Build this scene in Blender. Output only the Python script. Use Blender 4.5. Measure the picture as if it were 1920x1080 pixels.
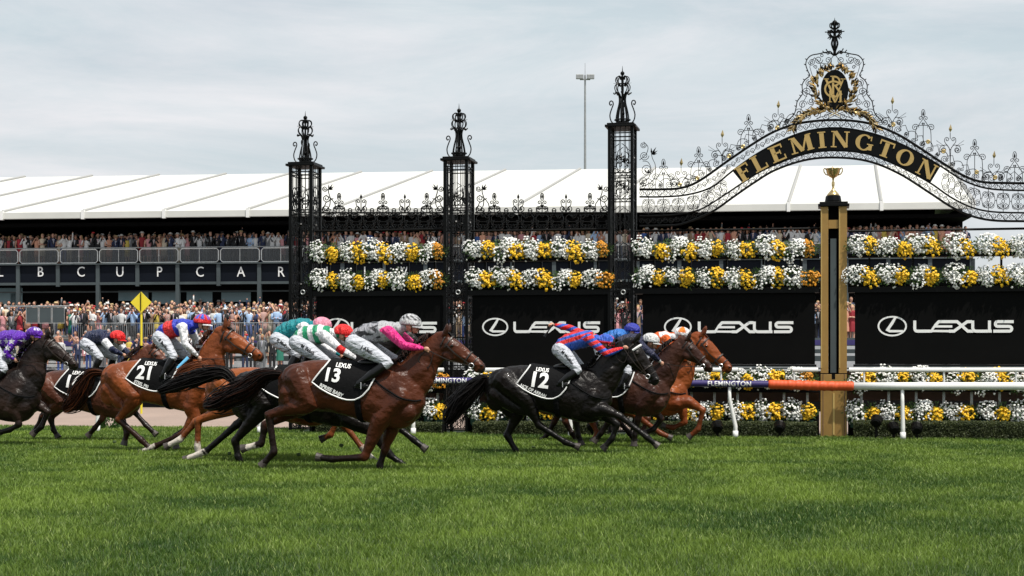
import bpy, bmesh, math, random
import numpy as np
from mathutils import Vector, Matrix, noise as mnoise
from mathutils.kdtree import KDTree
from mathutils.bvhtree import BVHTree
R = math.radians
for o in list(bpy.data.objects): bpy.data.objects.remove(o)
SC = bpy.context.scene
COL = SC.collection
# ------------------------------------------------------------------ camera, sky, sun, exposure
FOC = 3000.0      # focal length in photograph pixels (1920 wide)
HZ = 672.0        # horizon row
EYE = 1.6
cam_d = bpy.data.cameras.new("camera"); cam = bpy.data.objects.new("camera", cam_d); COL.objects.link(cam)
cam.location = (0, 0, EYE); cam.rotation_euler = (R(90), 0, 0)
cam_d.sensor_width = 36; cam_d.lens = 36*FOC/1920; cam_d.shift_y = (HZ-540)/1920
cam_d.clip_start = .1; cam_d.clip_end = 5000
SC.camera = cam
SC.view_settings.view_transform = 'Standard'; SC.view_settings.look = 'None'
SC.view_settings.gamma = 1; SC.view_settings.exposure = 0.0
SUN_EL, SUN_AZ = 63, 142     # azimuth measured clockwise from +Y (camera looks along +Y)
w = bpy.data.worlds.new("World"); SC.world = w; w.use_nodes = True
nt = w.node_tree; nt.nodes.clear()
def N(nt, t, **k):
    n = nt.nodes.new(t)
    for a, b in k.items():
        if a == 'inp':
            for i, v in b.items(): n.inputs[i].default_value = v
        else: setattr(n, a, b)
    return n
def wire(nt, a, b): nt.links.new(a, b)
out = N(nt, 'ShaderNodeOutputWorld'); bg = N(nt, 'ShaderNodeBackground', inp={'Strength': .1})
sky = N(nt, 'ShaderNodeTexSky', sky_type='NISHITA'); sky.sun_disc = False
sky.sun_elevation = R(SUN_EL); sky.sun_rotation = R(SUN_AZ); sky.air_density = 1.2; sky.dust_density = 2.0
tc = N(nt, 'ShaderNodeTexCoord'); mp = N(nt, 'ShaderNodeMapping'); mp.inputs['Scale'].default_value = (1.1, 1.1, 4.6)
nz = N(nt, 'ShaderNodeTexNoise', inp={'Scale': 2.2, 'Detail': 9, 'Roughness': .55, 'Distortion': .5})
cr = N(nt, 'ShaderNodeValToRGB'); cr.color_ramp.elements[0].position = .30; cr.color_ramp.elements[1].position = .62
cr.color_ramp.elements[0].color = (.64, .64, .64, 1); cr.color_ramp.elements[1].color = (.97, .97, .97, 1)
nz2 = N(nt, 'ShaderNodeTexNoise', inp={'Scale': 3.4, 'Detail': 12, 'Roughness': .66, 'Distortion': .5})
cr2 = N(nt, 'ShaderNodeValToRGB'); cr2.color_ramp.elements[0].position = .35; cr2.color_ramp.elements[1].position = .68
cr2.color_ramp.elements[0].color = (6.4, 7.3, 7.75, 1); cr2.color_ramp.elements[1].color = (8.9, 8.85, 9.1, 1)
mx = N(nt, 'ShaderNodeMix', data_type='RGBA')
wire(nt, tc.outputs['Generated'], mp.inputs[0]); wire(nt, mp.outputs[0], nz.inputs[0]); wire(nt, mp.outputs[0], nz2.inputs[0])
wire(nt, nz.outputs[0], cr.inputs[0]); wire(nt, nz2.outputs[0], cr2.inputs[0])
wire(nt, cr.outputs[0], mx.inputs[0]); wire(nt, sky.outputs[0], mx.inputs[6]); wire(nt, cr2.outputs[0], mx.inputs[7])
wire(nt, mx.outputs[2], bg.inputs[0]); wire(nt, bg.outputs[0], out.inputs[0])
sd = bpy.data.lights.new("sun", 'SUN'); sd.energy = 5.0; sd.angle = R(.6); sd.color = (1, .95, .87)
sun = bpy.data.objects.new("sun", sd); COL.objects.link(sun)
az = R(SUN_AZ); el = R(SUN_EL)
sdir = Vector((math.sin(az)*math.cos(el), math.cos(az)*math.cos(el), math.sin(el)))
sun.rotation_euler = (-sdir).to_track_quat('-Z', 'Y').to_euler(); sun.location = (5, -10, 30)

# ------------------------------------------------------------------ materials
def mat(name, col=(.5, .5, .5), rough=.6, metal=0, bdist=.02, var=0, vscale=8, bump=0, bscale=40, attr=None, spec=.5, sheen=0, coat=0, trans=0, stretch=None):
    m = bpy.data.materials.new(name); m.use_nodes = True; t = m.node_tree; b = t.nodes['Principled BSDF']
    b.inputs['Roughness'].default_value = rough; b.inputs['Metallic'].default_value = metal
    b.inputs['Specular IOR Level'].default_value = spec; b.inputs['Coat Weight'].default_value = coat
    b.inputs['Sheen Weight'].default_value = sheen
    b.inputs['Base Color'].default_value = (*col, 1)
    src = None
    if attr:
        a = N(t, 'ShaderNodeAttribute', attribute_name=attr); src = a.outputs['Color']
    tcn = N(t, 'ShaderNodeTexCoord'); co = tcn.outputs['Object']
    if stretch:
        mpn = N(t, 'ShaderNodeMapping'); mpn.inputs['Scale'].default_value = stretch; wire(t, co, mpn.inputs[0]); co = mpn.outputs[0]
    if var:
        n1 = N(t, 'ShaderNodeTexNoise', inp={'Scale': vscale, 'Detail': 6, 'Roughness': .6}); wire(t, co, n1.inputs[0])
        mr = N(t, 'ShaderNodeMapRange', inp={'From Min': .25, 'From Max': .75, 'To Min': 1-var, 'To Max': 1+var}); wire(t, n1.outputs[0], mr.inputs[0])
        mu = N(t, 'ShaderNodeMix', data_type='RGBA', blend_type='MULTIPLY'); mu.inputs[0].default_value = 1
        if src: wire(t, src, mu.inputs[6])
        else: mu.inputs[6].default_value = (*col, 1)
        cmb = N(t, 'ShaderNodeCombineColor')
        for i in range(3): wire(t, mr.outputs[0], cmb.inputs[i])
        wire(t, cmb.outputs[0], mu.inputs[7]); src = mu.outputs[2]
        rr = N(t, 'ShaderNodeMapRange', inp={'To Min': rough*.85, 'To Max': min(1, rough*1.2)}); wire(t, n1.outputs[0], rr.inputs[0]); wire(t, rr.outputs[0], b.inputs['Roughness'])
    if src: wire(t, src, b.inputs['Base Color'])
    if bump:
        n2 = N(t, 'ShaderNodeTexNoise', inp={'Scale': bscale, 'Detail': 5}); wire(t, co, n2.inputs[0])
        bn = N(t, 'ShaderNodeBump', inp={'Strength': bump, 'Distance': bdist}); wire(t, n2.outputs[0], bn.inputs['Height']); wire(t, bn.outputs[0], b.inputs['Normal'])
    if trans:
        tr = N(t, 'ShaderNodeBsdfTranslucent'); ms = N(t, 'ShaderNodeMixShader', inp={0: trans})
        if src: wire(t, src, tr.inputs[0])
        else: tr.inputs[0].default_value = (*col, 1)
        wire(t, b.outputs[0], ms.inputs[1]); wire(t, tr.outputs[0], ms.inputs[2]); wire(t, ms.outputs[0], t.nodes['Material Output'].inputs[0])
    return m
M = {}
M['iron'] = mat('black_iron', (.0018, .002, .002), .4, spec=.14, var=.3, vscale=3, bump=.2, bscale=60)
M['ironrod'] = mat('black_iron_rod', (.0018, .002, .002), .38, spec=.2)
M['gold'] = mat('gold_paint', (.62, .46, .22), .26, metal=.85, var=.15, vscale=9)
M['goldflat'] = mat('gold_lettering', (.50, .34, .12), .5, metal=.25, var=.08, vscale=5)
M['goldpost'] = mat('gold_post_paint', (.33, .195, .055), .45, metal=.3, var=.12, vscale=3, bump=.08, bscale=20)
M['goldpale'] = mat('pale_gold', (.6, .42, .15), .4, metal=.4)
M['black'] = mat('black_satin', (.002, .002, .002), .4, spec=.15, var=.2, vscale=4)
M['screen'] = mat('black_banner', (.002, .002, .002), .6, spec=.08, var=.3, vscale=1.5)
M['blackmat'] = mat('black_matte', (.003, .003, .0035), .85, spec=.1)
M['benchwhite'] = mat('weathered_white_boards', (.42, .43, .44), .6, var=.3, vscale=1.5)
M['white'] = mat('white_paint', (.78, .78, .76), .4, var=.05, vscale=3)
M['whiteflat'] = mat('white_lettering', (.8, .8, .79), .55)
M['tent'] = mat('white_tent_fabric', (.60, .60, .565), .65, var=.10, vscale=.3, bump=.15, bscale=.8)
M['tentseam'] = mat('tent_seam', (.32, .32, .31), .7)
M['navy'] = mat('navy_fascia', (.004, .006, .011), .6, spec=.12, var=.25, vscale=.8)
M['steel'] = mat('grey_steel', (.05, .065, .07), .5, var=.2, vscale=1)
M['galv'] = mat('galvanised_steel', (.32, .33, .33), .45, metal=.4, var=.15, vscale=3)
M['purple'] = mat('purple_wrap', (.035, .025, .13), .45, var=.15, vscale=4)
M['orange'] = mat('orange_wrap', (.64, .085, .018), .55, var=.12, vscale=12)
M['sand'] = mat('sand_track', (.29, .215, .175), .9, var=.16, vscale=.7, bump=.6, bscale=14)
M['soil'] = mat('turf_soil', (.035, .06, .014), .95, var=.35, vscale=1.2)
M['paving'] = mat('paving', (.22, .2, .19), .85, var=.2, vscale=.5)
M['timber'] = mat('brown_timber', (.13, .07, .05), .7, var=.3, vscale=5)
M['yellow'] = mat('yellow_sign', (.72, .60, .03), .5, var=.06, vscale=3)
M['leafm'] = mat('flower_leaves', (.055, .115, .025), .6, var=.4, vscale=12, trans=.25)
M['wflower'] = mat('white_petals', (.86, .86, .83), .6, var=.06, vscale=30, trans=.15)
M['yflower'] = mat('yellow_petals', (.92, .56, .015), .6, var=.15, vscale=20, trans=.12)
M['oflower'] = mat('orange_petals', (.62, .26, .01), .6, var=.18, vscale=20, trans=.12)
M['hedge'] = mat('hedge_leaves', (.045, .07, .018), .6, attr='Col', trans=.2)
M['grass'] = mat('grass_blades', (.1, .2, .03), .55, attr='Col', trans=.35, spec=.35)
M['crowd'] = mat('crowd_clothes', rough=.8, attr='Col')
M['coat'] = mat('horse_coat', rough=.36, attr='Col', spec=.21, coat=.02, var=.22, vscale=6, bump=.8, bscale=10, bdist=.03)
M['hair'] = mat('horse_hair', rough=.55, attr='Col', spec=.18)
M['hoof'] = mat('hoof_horn', (.05, .04, .035), .5, var=.3, vscale=20)
M['silk'] = mat('silk', rough=.36, attr='Col', spec=.35, bump=1.0, bscale=7, bdist=.10, stretch=(2.6, 1, 1.1))
M['skin'] = mat('skin', rough=.5, attr='Col')
M['breech'] = mat('white_breeches', (.50, .52, .57), .55, bump=1.0, bscale=8, bdist=.08, stretch=(1, 1, 2.6), var=.06, vscale=8)
M['boot'] = mat('boot_leather', (.004, .004, .0045), .3, spec=.35, var=.2, vscale=20)
M['cloth'] = mat('saddle_cloth', (.004, .004, .0045), .8, spec=.12, bump=.5, bscale=18)
M['leather'] = mat('bridle_leather', (.016, .009, .006), .45)
M['white_strap'] = mat('white_strap', (.7, .7, .7), .5)
M['glossy_eye'] = mat('eye', (.01, .006, .004), .1)
M['stirrup'] = mat('stirrup_metal', (.5, .5, .5), .3, metal=.9)
def glassmat(name, col, alpha, rough=.1):
    m = mat(name, col, rough); b = m.node_tree.nodes['Principled BSDF']; b.inputs['Alpha'].default_value = alpha; return m
M['glass'] = glassmat('balcony_glass', (.09, .095, .10), .42, .2)
M['window'] = mat('window_glass', (.01, .013, .016), .08, spec=.8)
M['pane'] = mat('painted_reflection_pane', (.16, .26, .30), .25)  # light-blue base colour imitates reflections in the glazing

# ------------------------------------------------------------------ geometry helpers
class MB:
    def __init__(s): s.v = []; s.f = []; s.c = []; s.smp = []; s.cur = (1, 1, 1); s.usec = False
    def add(s, vs, fs):
        b = len(s.v); s.v += [tuple(v) for v in vs]; s.f += [tuple(i+b for i in f) for f in fs]
        if s.usec: s.c += [s.cur]*len(vs)
    def box(s, lo, hi):
        x0, y0, z0 = lo; x1, y1, z1 = hi
        s.add([(x0,y0,z0),(x1,y0,z0),(x1,y1,z0),(x0,y1,z0),(x0,y0,z1),(x1,y0,z1),(x1,y1,z1),(x0,y1,z1)],
              [(0,3,2,1),(4,5,6,7),(0,1,5,4),(1,2,6,5),(2,3,7,6),(3,0,4,7)])
    def loft(s, rings, cap=True, closed=False):
        n = len(rings[0]); vs = [p for r in rings for p in r]; fs = []
        m = len(rings)
        for i in range(m if closed else m-1):
            a = i*n; b = ((i+1) % m)*n
            for j in range(n): k = (j+1) % n; fs.append((a+j, a+k, b+k, b+j))
        if cap and not closed: fs.append(tuple(range(n-1, -1, -1))); fs.append(tuple(range((m-1)*n, m*n)))
        s.add(vs, fs)
    def tube(s, pts, r, n=5, closed=False, cap=True, flat=1.0):
        pts = [Vector(p) for p in pts]; m = len(pts)
        if m < 2: return
        if not isinstance(r, (list, tuple)): r = [r]*m
        up = None; rings = []
        for i in range(m):
            if closed: t = pts[(i+1) % m]-pts[i-1]
            else: t = pts[min(i+1, m-1)]-pts[max(i-1, 0)]
            if t.length < 1e-9: t = Vector((0, 0, 1))
            t.normalize()
            if up is None:
                up = Vector((0, 1, 0)) if abs(t.y) < .9 else Vector((1, 0, 0))
            a = up-t*up.dot(t)
            if a.length < 1e-6: a = t.orthogonal()
            a.normalize(); up = a; b = t.cross(a)
            rings.append([pts[i]+(a*math.cos(q)*flat+b*math.sin(q))*r[i] for q in [2*math.pi*(j+.5)/n for j in range(n)]])
        s.loft(rings, cap, closed)
    def chain(s, pts, rs, n=10, part=None, sub=4):
        """smooth tapered limb with rounded ends; samples kept for colouring"""
        P = [Vector(p) for p in pts]; Q = []; RR = []
        for i in range(len(P)-1):
            for k in range(sub):
                t = k/sub; Q.append(P[i].lerp(P[i+1], t)); RR.append(rs[i]+(rs[i+1]-rs[i])*t)
        Q.append(P[-1]); RR.append(rs[-1])
        for i, q in enumerate(Q): s.smp.append((q.copy(), part, i/(len(Q)-1)))
        d0 = (Q[0]-Q[1]).normalized(); d1 = (Q[-1]-Q[-2]).normalized()
        Q = [Q[0]+d0*RR[0]*.85, Q[0]+d0*RR[0]*.5]+Q+[Q[-1]+d1*RR[-1]*.5, Q[-1]+d1*RR[-1]*.85]
        RR = [RR[0]*.3, RR[0]*.8]+RR+[RR[-1]*.8, RR[-1]*.3]
        s.tube(Q, RR, n)
    def ellipsoid(s, c, r, rot=None, n=12, m=8, part=None):
        c = Vector(c); rings = []
        for i in range(1, m):
            a = math.pi*i/m; ring = []
            for j in range(n):
                q = 2*math.pi*j/n; p = Vector((r[0]*math.cos(a), r[1]*math.sin(a)*math.cos(q), r[2]*math.sin(a)*math.sin(q)))
                if rot: p.rotate(rot)
                ring.append(c+p)
            rings.append(ring)
        s.loft(rings[::-1]); s.smp.append((c, part, .5))
    def lathe(s, prof, c=(0, 0, 0), n=16):
        s.loft([[(c[0]+r*math.cos(2*math.pi*j/n), c[1]+r*math.sin(2*math.pi*j/n), c[2]+z) for j in range(n)] for r, z in prof])
    def build(s, name, m, parent=None, smooth=False, loc=None, rz=0, bevel=0):
        me = bpy.data.meshes.new(name); me.from_pydata(s.v, [], s.f)
        if s.usec and s.c:
            a = me.attributes.new('Col', 'FLOAT_COLOR', 'POINT')
            arr = np.ones((len(s.v), 4), dtype=np.float32); arr[:, :3] = np.array(s.c); a.data.foreach_set('color', arr.ravel())
        if smooth: me.polygons.foreach_set('use_smooth', [True]*len(me.polygons))
        me.materials.append(m if not isinstance(m, str) else M[m])
        o = bpy.data.objects.new(name, me); COL.objects.link(o)
        if parent: o.parent = parent
        if loc is not None: o.location = loc; o.rotation_euler = (0, 0, rz)
        if bevel:
            b = o.modifiers.new('bevel', 'BEVEL'); b.width = bevel; b.segments = 2
        return o
def remesh(mb, name, m, parent, voxel, colf=None, smooth=4, disp=None):
    me = bpy.data.meshes.new('tmp'); me.from_pydata(mb.v, [], mb.f)
    o = bpy.data.objects.new('tmp', me); COL.objects.link(o)
    md = o.modifiers.new('r', 'REMESH'); md.mode = 'VOXEL'; md.voxel_size = voxel
    sm = o.modifiers.new('s', 'SMOOTH'); sm.factor = .5; sm.iterations = smooth
    dg = bpy.context.evaluated_depsgraph_get(); ev = o.evaluated_get(dg)
    nm = bpy.data.meshes.new_from_object(ev); nm.name = name
    bpy.data.objects.remove(o); bpy.data.meshes.remove(me)
    n = len(nm.vertices); nm.polygons.foreach_set('use_smooth', [True]*len(nm.polygons))
    if disp:
        nr = [v.normal.copy() for v in nm.vertices]
        for v, q in zip(nm.vertices, nr): v.co += q*disp(v.co)
    if colf:
        kd = KDTree(len(mb.smp))
        for i, (p, _, _) in enumerate(mb.smp): kd.insert(p, i)
        kd.balance()
        arr = np.ones((n, 4), dtype=np.float32)
        for i, v in enumerate(nm.vertices):
            _, idx, _ = kd.find(v.co); _, part, t = mb.smp[idx]
            arr[i, :3] = colf(part, t, v.co)
        a = nm.attributes.new('Col', 'FLOAT_COLOR', 'POINT'); a.data.foreach_set('color', arr.ravel())
    nm.materials.clear(); nm.materials.append(M[m])
    ob = bpy.data.objects.new(name, nm); COL.objects.link(ob); ob.parent = parent
    return ob
def tag(o, label=None, cat=None, group=None, kind=None):
    if label: o['label'] = label
    if cat: o['category'] = cat
    if group: o['group'] = group
    if kind: o['kind'] = kind
    return o
class Fr:
    """a vertical frame standing at (x, y), turned by -th about z: local x runs along the line, local y goes away from the camera"""
    def __init__(s, x, y, th, z=0): s.x, s.y, s.th, s.z = x, y, th, z; s.c, s.s = math.cos(th), math.sin(th)
    def L(s, px, py, ly=0):
        q = px-960
        lx = (q*(s.y+ly*s.c)-FOC*(s.x+ly*s.s))/(FOC*s.c+q*s.s)
        Y = s.y-lx*s.s+ly*s.c
        return Vector((lx, ly, EYE-(py-HZ)*Y/FOC-s.z))
    def W(s, p): return Vector((s.x+p[0]*s.c+p[1]*s.s, s.y-p[0]*s.s+p[1]*s.c, s.z+p[2]))
    def sub(s, px, ly=0, z=0):
        p = s.W(s.L(px, HZ, ly)); return Fr(p.x, p.y, s.th, z)
    def subpt(s, lx, ly=0, z=0):
        p = s.W((lx, ly, 0)); return Fr(p.x, p.y, s.th, z)
    def empty(s, name):
        o = bpy.data.objects.new(name, None); COL.objects.link(o); o.empty_display_size = .2
        o.location = (s.x, s.y, s.z); o.rotation_euler = (0, 0, -s.th); return o
    @property
    def loc(s): return (s.x, s.y, s.z)
def text2d(txt, size, bold=0, space=1.0, cuts=4):
    cu = bpy.data.curves.new('t', 'FONT'); cu.body = txt; cu.size = size; cu.align_x = 'CENTER'; cu.align_y = 'CENTER'; cu.offset = bold; cu.space_character = space
    cu.resolution_u = 3
    o = bpy.data.objects.new('t', cu); COL.objects.link(o)
    dg = bpy.context.evaluated_depsgraph_get(); me = bpy.data.meshes.new_from_object(o.evaluated_get(dg))
    bm = bmesh.new(); bm.from_mesh(me); bmesh.ops.remove_doubles(bm, verts=bm.verts, dist=size*1e-4); bmesh.ops.triangulate(bm, faces=bm.faces)
    for _ in range(cuts):
        es = [e for e in bm.edges if e.calc_length() > size*.16]
        if not es: break
        bmesh.ops.subdivide_edges(bm, edges=es, cuts=1); bmesh.ops.triangulate(bm, faces=bm.faces)
    bm.to_mesh(me); bm.free()
    vs = [(v.co.x, v.co.y) for v in me.vertices]; fs = [tuple(p.vertices) for p in me.polygons]
    bpy.data.objects.remove(o); bpy.data.curves.remove(cu); bpy.data.meshes.remove(me)
    return vs, fs
def ribbon2d(pts, w, closed=False):
    """flat stroke of (variable) width along a 2D path -> verts, quads"""
    n = len(pts)
    if not isinstance(w, (list, tuple)): w = [w]*n
    L, Rr = [], []
    P = [Vector((p[0], p[1])) for p in pts]
    for i in range(n):
        a = P[i]-P[i-1] if (i > 0 or closed) else P[1]-P[0]
        b = P[(i+1) % n]-P[i] if (i < n-1 or closed) else P[-1]-P[-2]
        a = a.normalized(); b = b.normalized(); t = a+b
        if t.length < 1e-4: t = a
        t.normalize(); nn = Vector((-t.y, t.x)); k = 1/max(.5, abs(nn.dot(Vector((-a.y, a.x)))))
        L.append(P[i]+nn*w[i]/2*k); Rr.append(P[i]-nn*w[i]/2*k)
    vs = [tuple(p) for p in L]+[tuple(p) for p in Rr]; fs = []
    for i in range(n if closed else n-1):
        j = (i+1) % n; fs.append((i, n+i, n+j, j))
    return vs, fs
def slab(mb, vs, fs, fn, off0, off1):
    """extrude a flat 2D shape; fn(x, y, off) gives the 3D point (off grows towards the viewer)"""
    mb.add([fn(x, y, off1) for x, y in vs], [tuple(f) for f in fs])
    b = len(vs)
    ed = {}
    for f in fs:
        for i in range(len(f)):
            e = (f[i], f[(i+1) % len(f)]); ed[e] = 1
    side = [e for e in ed if (e[1], e[0]) not in ed]
    mb.add([fn(x, y, off1) for x, y in vs]+[fn(x, y, off0) for x, y in vs], [(e[0], e[0]+b, e[1]+b, e[1]) for e in side])
def arc(cx, cy, rx, ry, a0, a1, n=12):
    return [(cx+rx*math.cos(R(a0+(a1-a0)*i/n)), cy+ry*math.sin(R(a0+(a1-a0)*i/n))) for i in range(n+1)]
def interp(tab, x):
    if x <= tab[0][0]: return tab[0][1:]
    for a, b in zip(tab, tab[1:]):
        if x <= b[0]:
            t = (x-a[0])/(b[0]-a[0]); t2 = t
            return tuple(p+(q-p)*t2 for p, q in zip(a[1:], b[1:]))
    return tab[-1][1:]
# ------------------------------------------------------------------ the setting
GF = Fr(0, 33.8, R(11.1))          # line of the iron gates
TF = Fr(0, 32.7, R(11.1))          # line of the running rail
BF = Fr(0, 90, math.atan(.12))     # line of the grandstand front
mb = MB(); mb.add([(-900, -60, 0), (900, -60, 0), (900, 2500, 0), (-900, 2500, 0)], [(0, 1, 2, 3)])
tag(mb.build('ground', 'soil'), kind='structure')
def strip(name, frame, l0, l1, m, z, x0=-120, x1=120):
    mb = MB(); mb.add([(x0, l0, z), (x1, l0, z), (x1, l1, z), (x0, l1, z)], [(0, 1, 2, 3)])
    return tag(mb.build(name, m, loc=frame.loc, rz=-frame.th), kind='structure')
strip('dirt_track', GF, 1.35, 15.5, 'sand', .008)
strip('pavement', GF, 15.5, 48, 'paving', .012)
# raised terrace the crowd stands on
T0 = 2.45
mb = MB()
for i in range(5):
    mb.box((-60, -9+i*1.15, -.5), (75, -9+(i+1)*1.15-(.002 if i < 4 else -3.2), T0+i*.16))
tag(mb.build('terrace', 'paving', loc=BF.loc, rz=-BF.th), kind='structure')

# grass ------------------------------------------------------------
rng = np.random.default_rng(5)
NB = 560000
Yb = 10.5+(38-10.5)*rng.random(NB)**1.05
Xb = (rng.random(NB)*2-1)*(Yb*.345+.6)
gate_y = 33.8-Xb*.196
keep = (Yb < gate_y-.35) | ((Xb < -4.6) & (Yb < gate_y+1.42))
Yb = Yb[keep]; Xb = Xb[keep]; NB = len(Yb)
sc = np.clip(Yb/13, .8, 2.4)
def fnoise(x, y, s, seed):
    xs = x/s+seed*17.3; ys = y/s+seed*9.1
    xi = np.floor(xs).astype(int); yi = np.floor(ys).astype(int); fx = xs-xi; fy = ys-yi
    fx = fx*fx*(3-2*fx); fy = fy*fy*(3-2*fy)
    h = lambda a, b: (np.sin(a*127.1+b*311.7+seed)*43758.5453) % 1.0
    return (h(xi, yi)*(1-fx)+h(xi+1, yi)*fx)*(1-fy)+(h(xi, yi+1)*(1-fx)+h(xi+1, yi+1)*fx)*fy
pn = fnoise(Xb, Yb, .9, 1)*.5+fnoise(Xb, Yb, .32, 2)*.3+fnoise(Xb, Yb, 2.8, 3)*.4
h = (.032+.040*rng.random(NB))*(.75+.5*pn)
wd = (.0026+.0017*rng.random(NB))*sc
ang = rng.random(NB)*2*np.pi; lean = h*(.2+.75*rng.random(NB)); la = rng.random(NB)*2*np.pi
dx, dy = np.cos(ang)*wd, np.sin(ang)*wd; lx, ly = np.cos(la)*lean, np.sin(la)*lean
V = np.zeros((NB, 5, 3), dtype=np.float32)
V[:, 0] = np.stack([Xb-dx, Yb-dy, np.zeros(NB)], 1); V[:, 1] = np.stack([Xb+dx, Yb+dy, np.zeros(NB)], 1)
V[:, 2] = np.stack([Xb-dx*.8+lx*.35, Yb-dy*.8+ly*.35, h*.6], 1); V[:, 3] = np.stack([Xb+dx*.8+lx*.35, Yb+dy*.8+ly*.35, h*.6], 1)
V[:, 4] = np.stack([Xb+lx, Yb+ly, h], 1)
me = bpy.data.meshes.new('grass'); me.vertices.add(NB*5); me.vertices.foreach_set('co', V.ravel())
base = (np.arange(NB)*5)[:, None]
loops = (base+np.array([0, 1, 3, 2, 2, 3, 4])[None]).ravel()
me.loops.add(NB*7); me.loops.foreach_set('vertex_index', loops.astype(np.int32))
me.polygons.add(NB*2); ls = (np.arange(NB)*7)[:, None]+np.array([0, 4])[None]
me.polygons.foreach_set('loop_start', ls.ravel().astype(np.int32))
me.update(calc_edges=True)
mixv = np.clip((pn-.55)*1.45+.47+.4*(rng.random(NB)-.5), 0, 1)[:, None]
cA = np.array([.040, .094, .013]); cB = np.array([.205, .30, .042])
cc = cA*(1-mixv)+cB*mixv
pale = (rng.random(NB) < .07)[:, None]; cc = np.where(pale, np.array([.27, .34, .10])[None], cc)
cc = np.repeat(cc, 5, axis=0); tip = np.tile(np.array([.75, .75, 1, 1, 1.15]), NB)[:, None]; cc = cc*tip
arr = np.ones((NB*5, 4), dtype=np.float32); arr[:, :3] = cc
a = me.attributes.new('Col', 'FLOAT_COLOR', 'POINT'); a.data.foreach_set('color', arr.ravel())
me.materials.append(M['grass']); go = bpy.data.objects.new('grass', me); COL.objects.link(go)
tag(go, 'dense mown green racecourse turf', 'grass', kind='stuff')

# ------------------------------------------------------------------ grandstand
def zb(py, Y=90): return EYE-(py-HZ)*Y/FOC
bx0, bx1 = BF.L(-60, 400).x, BF.L(1822, 400).x
st = BF.subpt(0); rt = st.empty('grandstand')
tag(rt, 'long black two storey grandstand with lettered fascia and white tented roof', 'grandstand')
z_band0, z_band1, z_floor = zb(525), zb(492.5), zb(490)
EAVE, RIDGE = zb(391), 14.55; SKEW = 1.9
seams = [-430, -278, -128, 22, 172, 322, 477, 637, 803, 973, 1144, 1312, 1476, 1648, 1818]
sx = [BF.L(s, 400).x for s in seams]
# roof: facets between seams sag slightly
mb = MB(); D = 20.0; n = 6
for a, b in zip(sx, sx[1:]):
    rows = []
    for j in range(n+1):
        v = j/n; row = []
        for i in range(7):
            u = i/6; sag = .28*math.sin(math.pi*u)*math.sin(math.pi*min(1, v*1.0+.02))*.8+.10*math.sin(math.pi*u)*(1-v)
            row.append((a+(b-a)*u+SKEW*v, -1.2+v*(D+1.2), EAVE+(RIDGE-EAVE)*v-sag*.5))
        rows.append(row)
    vs = [p for r in rows for p in r]; fs = [(j*7+i, j*7+i+1, (j+1)*7+i+1, (j+1)*7+i) for j in range(n) for i in range(6)]
    mb.add(vs, fs)
    # rear slope
    mb.add([(a+SKEW, D, RIDGE), (b+SKEW, D, RIDGE), (b, 2*D, EAVE), (a, 2*D, EAVE)], [(0, 1, 2, 3)])
mb.add([(bx1, -1.2, EAVE), (bx1+SKEW, D, RIDGE), (bx1, 2*D, EAVE)], [(0, 1, 2)])
mb.build('roof', 'tent', rt, smooth=True)
for s in sx:
    mb = MB(); mb.tube([(s, -1.22, EAVE+.02), (s+SKEW, D, RIDGE+.04)], .10, 6); mb.build('roof_seam', 'tentseam', rt)
mb = MB()
for a, b in zip(sx, sx[1:]):
    mb.box((a+.03, -1.35, EAVE-.42), (b-.03, -1.2, EAVE-.02))
mb.build('eave_valance', 'tent', rt, bevel=.03)
for s in sx:
    mb = MB(); mb.box((s-.09, -1.42, EAVE-.46), (s+.09, -1.19, EAVE+.06)); mb.build('eave_bracket', 'white', rt)
mb = MB()
mb.box((sx[0], 14, 0), (bx1, 14.3, EAVE+1.5)); mb.box((sx[0], -.2, z_floor-.55), (bx1, 14, z_floor-.04)); mb.box((bx1-.3, 3, 0), (bx1-.01, 14, EAVE))
mb.box((sx[0], 2.0, 0), (bx1-.31, 2.3, z_floor-.56)); mb.box((sx[0], 0, EAVE-.75), (bx1, 14, EAVE-.55))
mb.build('inner_wall', 'blackmat', rt)
# plain steel beams inside the upper deck
for i in range(26):
    mb = MB()
    x = sx[0]+2+i*(bx1-sx[0]-4)/25; mb.box((x-.9, 1.5, EAVE-1.2-.25*(i % 3)), (x+.9, 1.6, EAVE-1.13-.25*(i % 3)))
    mb.build('roof_beam', 'steel', rt)
# fascia panels with the letters
letters = 'LBCUPCARNIVAL'
lpx = [1, 76, 152, 225, 299, 375, 452, 527, 607, 684, 758, 843, 920]
div = [-38+0]+[(a+b)/2 for a, b in zip(lpx, lpx[1:])]+[960]
ends = [BF.L(p, 500).x for p in [-440, -360, -280, -200, -120, -36]+[39, 113.5, 188, 262, 337, 413.5, 489.5, 566, 645, 722, 800, 881, 962]+list(range(1040, 1822, 78))+[1822]]
for i, (a, b) in enumerate(zip(ends, ends[1:])):
    mb = MB(); mb.box((a+.05, -.32, z_band0), (b-.05, -.2, z_band1)); p = mb.build('fascia_panel', 'navy', rt)
for i, (ch, p) in enumerate(zip(letters, lpx)):
    v, f = text2d(ch, .72, .0)
    c = BF.L(p, 510.5, -.33); mb = MB(); slab(mb, [(x*1.0, y*1.15) for x, y in v], f, lambda x, y, o: (c.x+x, -.33-o, c.z+y), 0, .03)
    mb.build('fascia_letter', 'whiteflat', rt)
for k, e in enumerate(ends):
    mb = MB(); mb.box((e-.11, -.42, z_band0-.25 if k % 2 else 0), (e+.11, -.18, z_band1+.02)); mb.build('column', 'steel', rt)
mb = MB(); mb.box((ends[0], -.4, z_band0-.16), (bx1, -.25, z_band0-.01)); mb.box((ends[0], -.5, z_band1+.03), (bx1, -.2, z_floor+.02)); mb.build('fascia_trim', 'steel', rt)
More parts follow.
